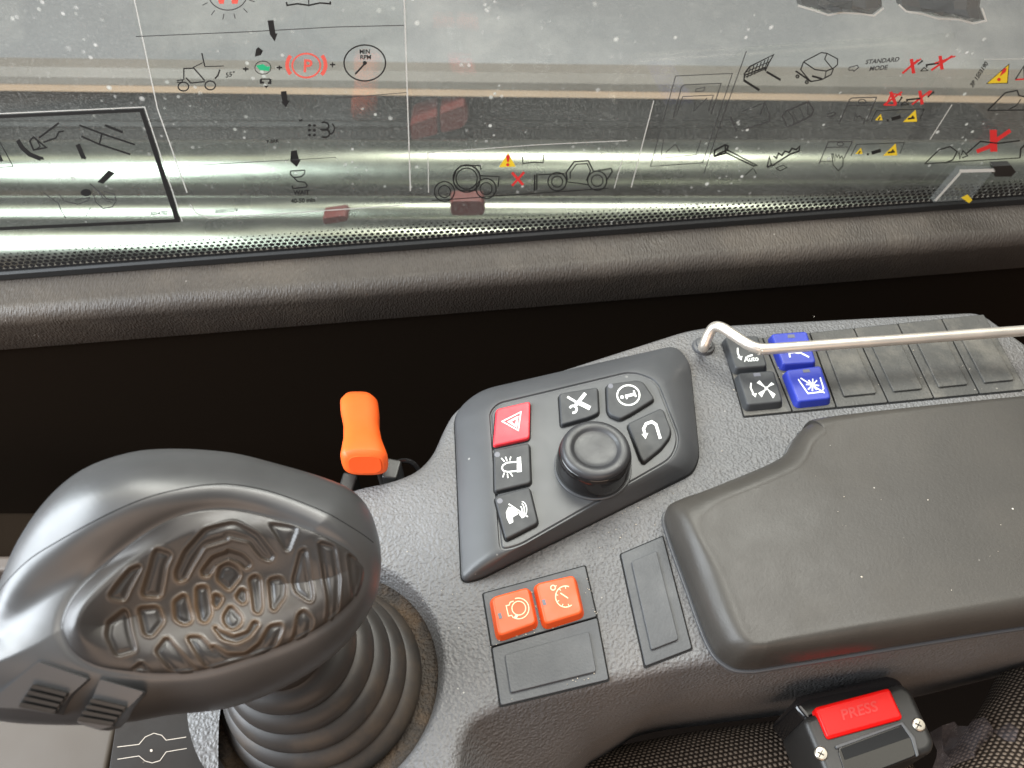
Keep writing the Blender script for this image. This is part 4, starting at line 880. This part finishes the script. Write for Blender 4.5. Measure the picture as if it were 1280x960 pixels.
# ============================================================ bottom left: beige cover, black plate, trim bar
bm = plate([(-120, 1080), (-120, 895), (60, 885), (150, 880), (128, 985), (110, 1080)], -.10, -.045, .003, .002)
obj('beige_cover', bm, M_beige, label='beige plastic cover peeking out under the joystick at bottom left', cat='cover')
pk = root('black_plate', G(200, 930, -.03), 'scuffed black plate with a thin engraved circle between beige cover and console', 'plate')
obj('plate_body', plate([(118, 1080), (150, 870), (270, 860), (263, 960), (268, 1080)], -.06, -.028, .001, .0005), M_blackplate, pk)
ink('valve_symbol', mat('engraved_line', (.42, .36, .30), .6), pk, Z(-.028), strokes=[(r4((670, 612), (795, 597), (830, 555), (880, 533), (925, 545), (950, 573), (1065, 555)), .9), (r4((672, 682), (795, 663), (830, 692), (870, 703), (915, 690), (950, 640), (1068, 620)), .9)], fills=[circ(r4((865, 632))[0], 1.8, n=8)])
tb = root('trim_bar', G(-10, 705, -.16), 'taupe trim strip at the left edge beyond the joystick', 'trim')
bm = bmesh.new(); q = GL([(-200, 714), (120, 714), (120, 694), (-200, 694)], -.15); slab(bm, q, -.25, -.15, .003); obj('strip_face', bm, M_trim, tb)
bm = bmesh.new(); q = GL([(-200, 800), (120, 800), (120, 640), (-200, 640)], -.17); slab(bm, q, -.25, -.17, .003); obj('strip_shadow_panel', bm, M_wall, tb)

# ============================================================ seat, buckle, plastic
seat = root('driver_seat', G(950, 990, -.20), 'seat edge in woven brown and black fabric along the bottom', 'seat')
def cushion(name, p0, p1, rad, uvs, parent, nL=80, nC=40):
    bm = bmesh.new(); uvl = bm.loops.layers.uv.new('UVMap'); ax = (p1 - p0); n1 = ax.normalized(); s_ = n1.cross(Vector((0, 0, 1))).normalized(); u_ = s_.cross(n1)
    Vv = []
    for i in range(nL + 1):
        row = []; t = i / nL; e_ = min(1, min(t, 1 - t) * 8 + .25) ** .5
        for j in range(nC + 1):
            a = math.pi * (-.15 + 1.3 * j / nC); rr_ = rad * e_ * (1 + .02 * math.sin(t * 9 + j * .3))
            row.append(bm.verts.new(p0 + ax * t + s_ * rr_ * math.cos(a) + u_ * rr_ * math.sin(a)))
        Vv.append(row)
    for i in range(nL):
        for j in range(nC):
            f = bm.faces.new((Vv[i][j], Vv[i + 1][j], Vv[i + 1][j + 1], Vv[i][j + 1]))
            for l, (a_, b_) in zip(f.loops, ((i, j), (i + 1, j), (i + 1, j + 1), (i, j + 1))):
                l[uvl].uv = (a_ / nL * ax.length / uvs, b_ / nC * math.pi * 1.3 * rad / uvs)
    return obj(name, bm, M_fabric, parent, sharp=80)
cushion('seat_cushion', G(640, 1075, -.15), G(1130, 985, -.15), .05, .0031, seat)
cushion('side_bolster', G(1240, 1060, -.10), G(1330, 880, -.12), .036, .0031, seat)

bk = root('seat_belt_buckle', G(1085, 930, -.10), 'black seat belt buckle with a red PRESS button beside the seat', 'buckle')
zb = -.035
obj('buckle_body', plate([(1003, 898), (1126, 853), (1140, 862), (1170, 928), (1166, 940), (1110, 960), (1040, 985)], -.075, zb, .004, .003, 5), M_black, bk)
bm = plate([(990, 880), (1000, 868), (1112, 843), (1128, 850), (1134, 866), (1010, 905)], -.085, zb - .008, .004, .003, 5); obj('buckle_back', bm, M_gloss, bk)
bt = obj('press_button', plate([(1018, 884), (1112, 859), (1130, 898), (1035, 924)], zb - .004, zb + .0022, .0022, .0014, 5), M_buckle_red, bk, 'glossy red push button embossed PRESS')
ink('press_lettering', mat('embossed_red', (.60, .008, .006), .35), bt, Z(zb + .0022), texts=[('PRESS', (1074, 889), 15, 13, 0)], lift=.0003)
bm = plate([(1046, 935), (1128, 905), (1142, 922), (1147, 944), (1060, 978)], zb - .002, zb + .0006, .003, .0004, 5); obj('tongue_slot', bm, M_gloss, bk)
bm = plate([(1044, 932), (1128, 902), (1144, 922), (1149, 944), (1146, 946), (1139, 923), (1127, 906), (1046, 936)], zb, zb + .0012, .0005, .0003, 2); obj('slot_rim', bm, M_bezel, bk)
ink('slot_opening', M_gap, bk, Z(zb + .0006), fills=[[(1051, 936), (1126, 908), (1134, 915), (1139, 921), (1056, 950)]], lift=.0002)
for c_ in ((1148, 906), (1026, 942)):
    p = G(*c_, zb); bm = bmesh.new(); lathe(bm, p, [(.0033, -.001), (.0033, .0006), (.0028, .0012), (.0008, .0014)], 24); s_ = obj('screw', bm, M_screw, bk)
    a0 = Z(zb + .0014); ink('screw_cross', M_gap, s_, a0, strokes=[([(c_[0] - 4, c_[1] - 2), (c_[0] + 4, c_[1] + 2)], 1.2), ([(c_[0] - 2, c_[1] + 4), (c_[0] + 2, c_[1] - 4)], 1.2)])
# crumpled polythene
bm = bmesh.new(); NX, NY = 11, 4; gv = []
for i in range(NX + 1):
    row = []
    for j in range(NY + 1):
        p = G(1165 + 95 * i / NX, 915 + 48 * j / NY - 22 * i / NX, -.085)
        h = .006 * math.sin(i * 1.1 + j * .7) + .005 * math.sin(i * .5 - j * 1.6) + random.uniform(-.003, .003)
        row.append(bm.verts.new(p + Vector((random.uniform(-.001, .001), random.uniform(-.001, .001), h))))
    gv.append(row)
for i in range(NX):
    for j in range(NY): bm.faces.new((gv[i][j], gv[i + 1][j], gv[i + 1][j + 1], gv[i][j + 1]))
obj('plastic_wrap', bm, M_poly, label='crumpled clear plastic wrap between buckle and right seat bolster', cat='plastic wrap', sharp=15)

# loose grit: crumbs in the switch gaps, pale scuffs on the pad
M_crumb = mat('pale_dust_crumb', (.50, .44, .36), .9)
def crumbs(name, spots, label, seed):
    random.seed(seed); bm = bmesh.new()
    for x, y, z, r, el in spots:
        c = G(x, y, z); a = random.uniform(0, 6.28); vs = []
        for k in range(6):
            t = a + k * math.pi / 3; q = r * random.uniform(.6, 1.2)
            vs.append(Vector((c.x + q * el * math.cos(t) * .9, c.y + q * math.sin(t), z)))
        loft(bm, [vs, [v.lerp(c, .35) + Vector((0, 0, min(r, .0004) * .8)) for v in vs]])
    o = obj(name, bm, M_crumb, label=label, cat='dust', kind='stuff'); return o
sp_ = []
def along(p0, p1, n, z, sp=2.5):
    for _ in range(n):
        t = random.random(); sp_.append((p0[0] + (p1[0] - p0[0]) * t + random.gauss(0, sp), p0[1] + (p1[1] - p0[1]) * t + random.gauss(0, sp), z, random.uniform(.00012, .00042), random.uniform(.8, 1.6)))
random.seed(11)
along((612, 803), (745, 768), 16, .0014); along((732, 722), (745, 770), 10, .0014, 2); along((664, 735), (676, 785), 9, .0014, 1.5); along((640, 870), (755, 842), 8, .0014, 3); along((676, 843), (742, 832), 9, .0014, 1)
along((580, 728), (860, 600), 26, .0003, 4); along((735, 690), (850, 640), 14, .0003, 7); along((910, 470), (935, 518), 8, .0014, 3); along((960, 430), (990, 505), 9, .0014, 3); along((1010, 420), (1270, 480), 26, .0014, 26); along((530, 600), (570, 800), 10, .0003, 18)
along((865, 440), (930, 560), 10, .0003, 14)
crumbs('dust_crumbs', sp_, 'pale dust crumbs scattered round the console switches', 3)
sp_ = [(1017, 523, ZA, .0007, 1.2), (1147, 520, ZA, .0006, 1), (1189, 738, ZA, .0007, .6), (1192, 742, ZA, .0004, .8), (1160, 625, ZA, .0005, 1), (945, 705, ZA, .0004, 1.3), (1100, 768, ZA, .0010, 1.0), (1084, 770, ZA, .0006, .7), (1116, 764, ZA, .0006, .5), (1133, 762, ZA, .0007, .5), (1090, 775, ZA, .0004, 1), (1077, 721, ZA, .0006, 1.3)]
along((900, 560), (1270, 740), 22, ZA, 40)
sp_ = [(a, b, ZA - .0007, r * .8, e_) for a, b, z, r, e_ in sp_ if 950 < a < 1275 and 600 - (a - 950) * .25 < b < 785 - (a - 950) * .14]
crumbs('dust_crumbs', sp_, 'pale crumbs and scuffs lying on the armrest pad', 4)
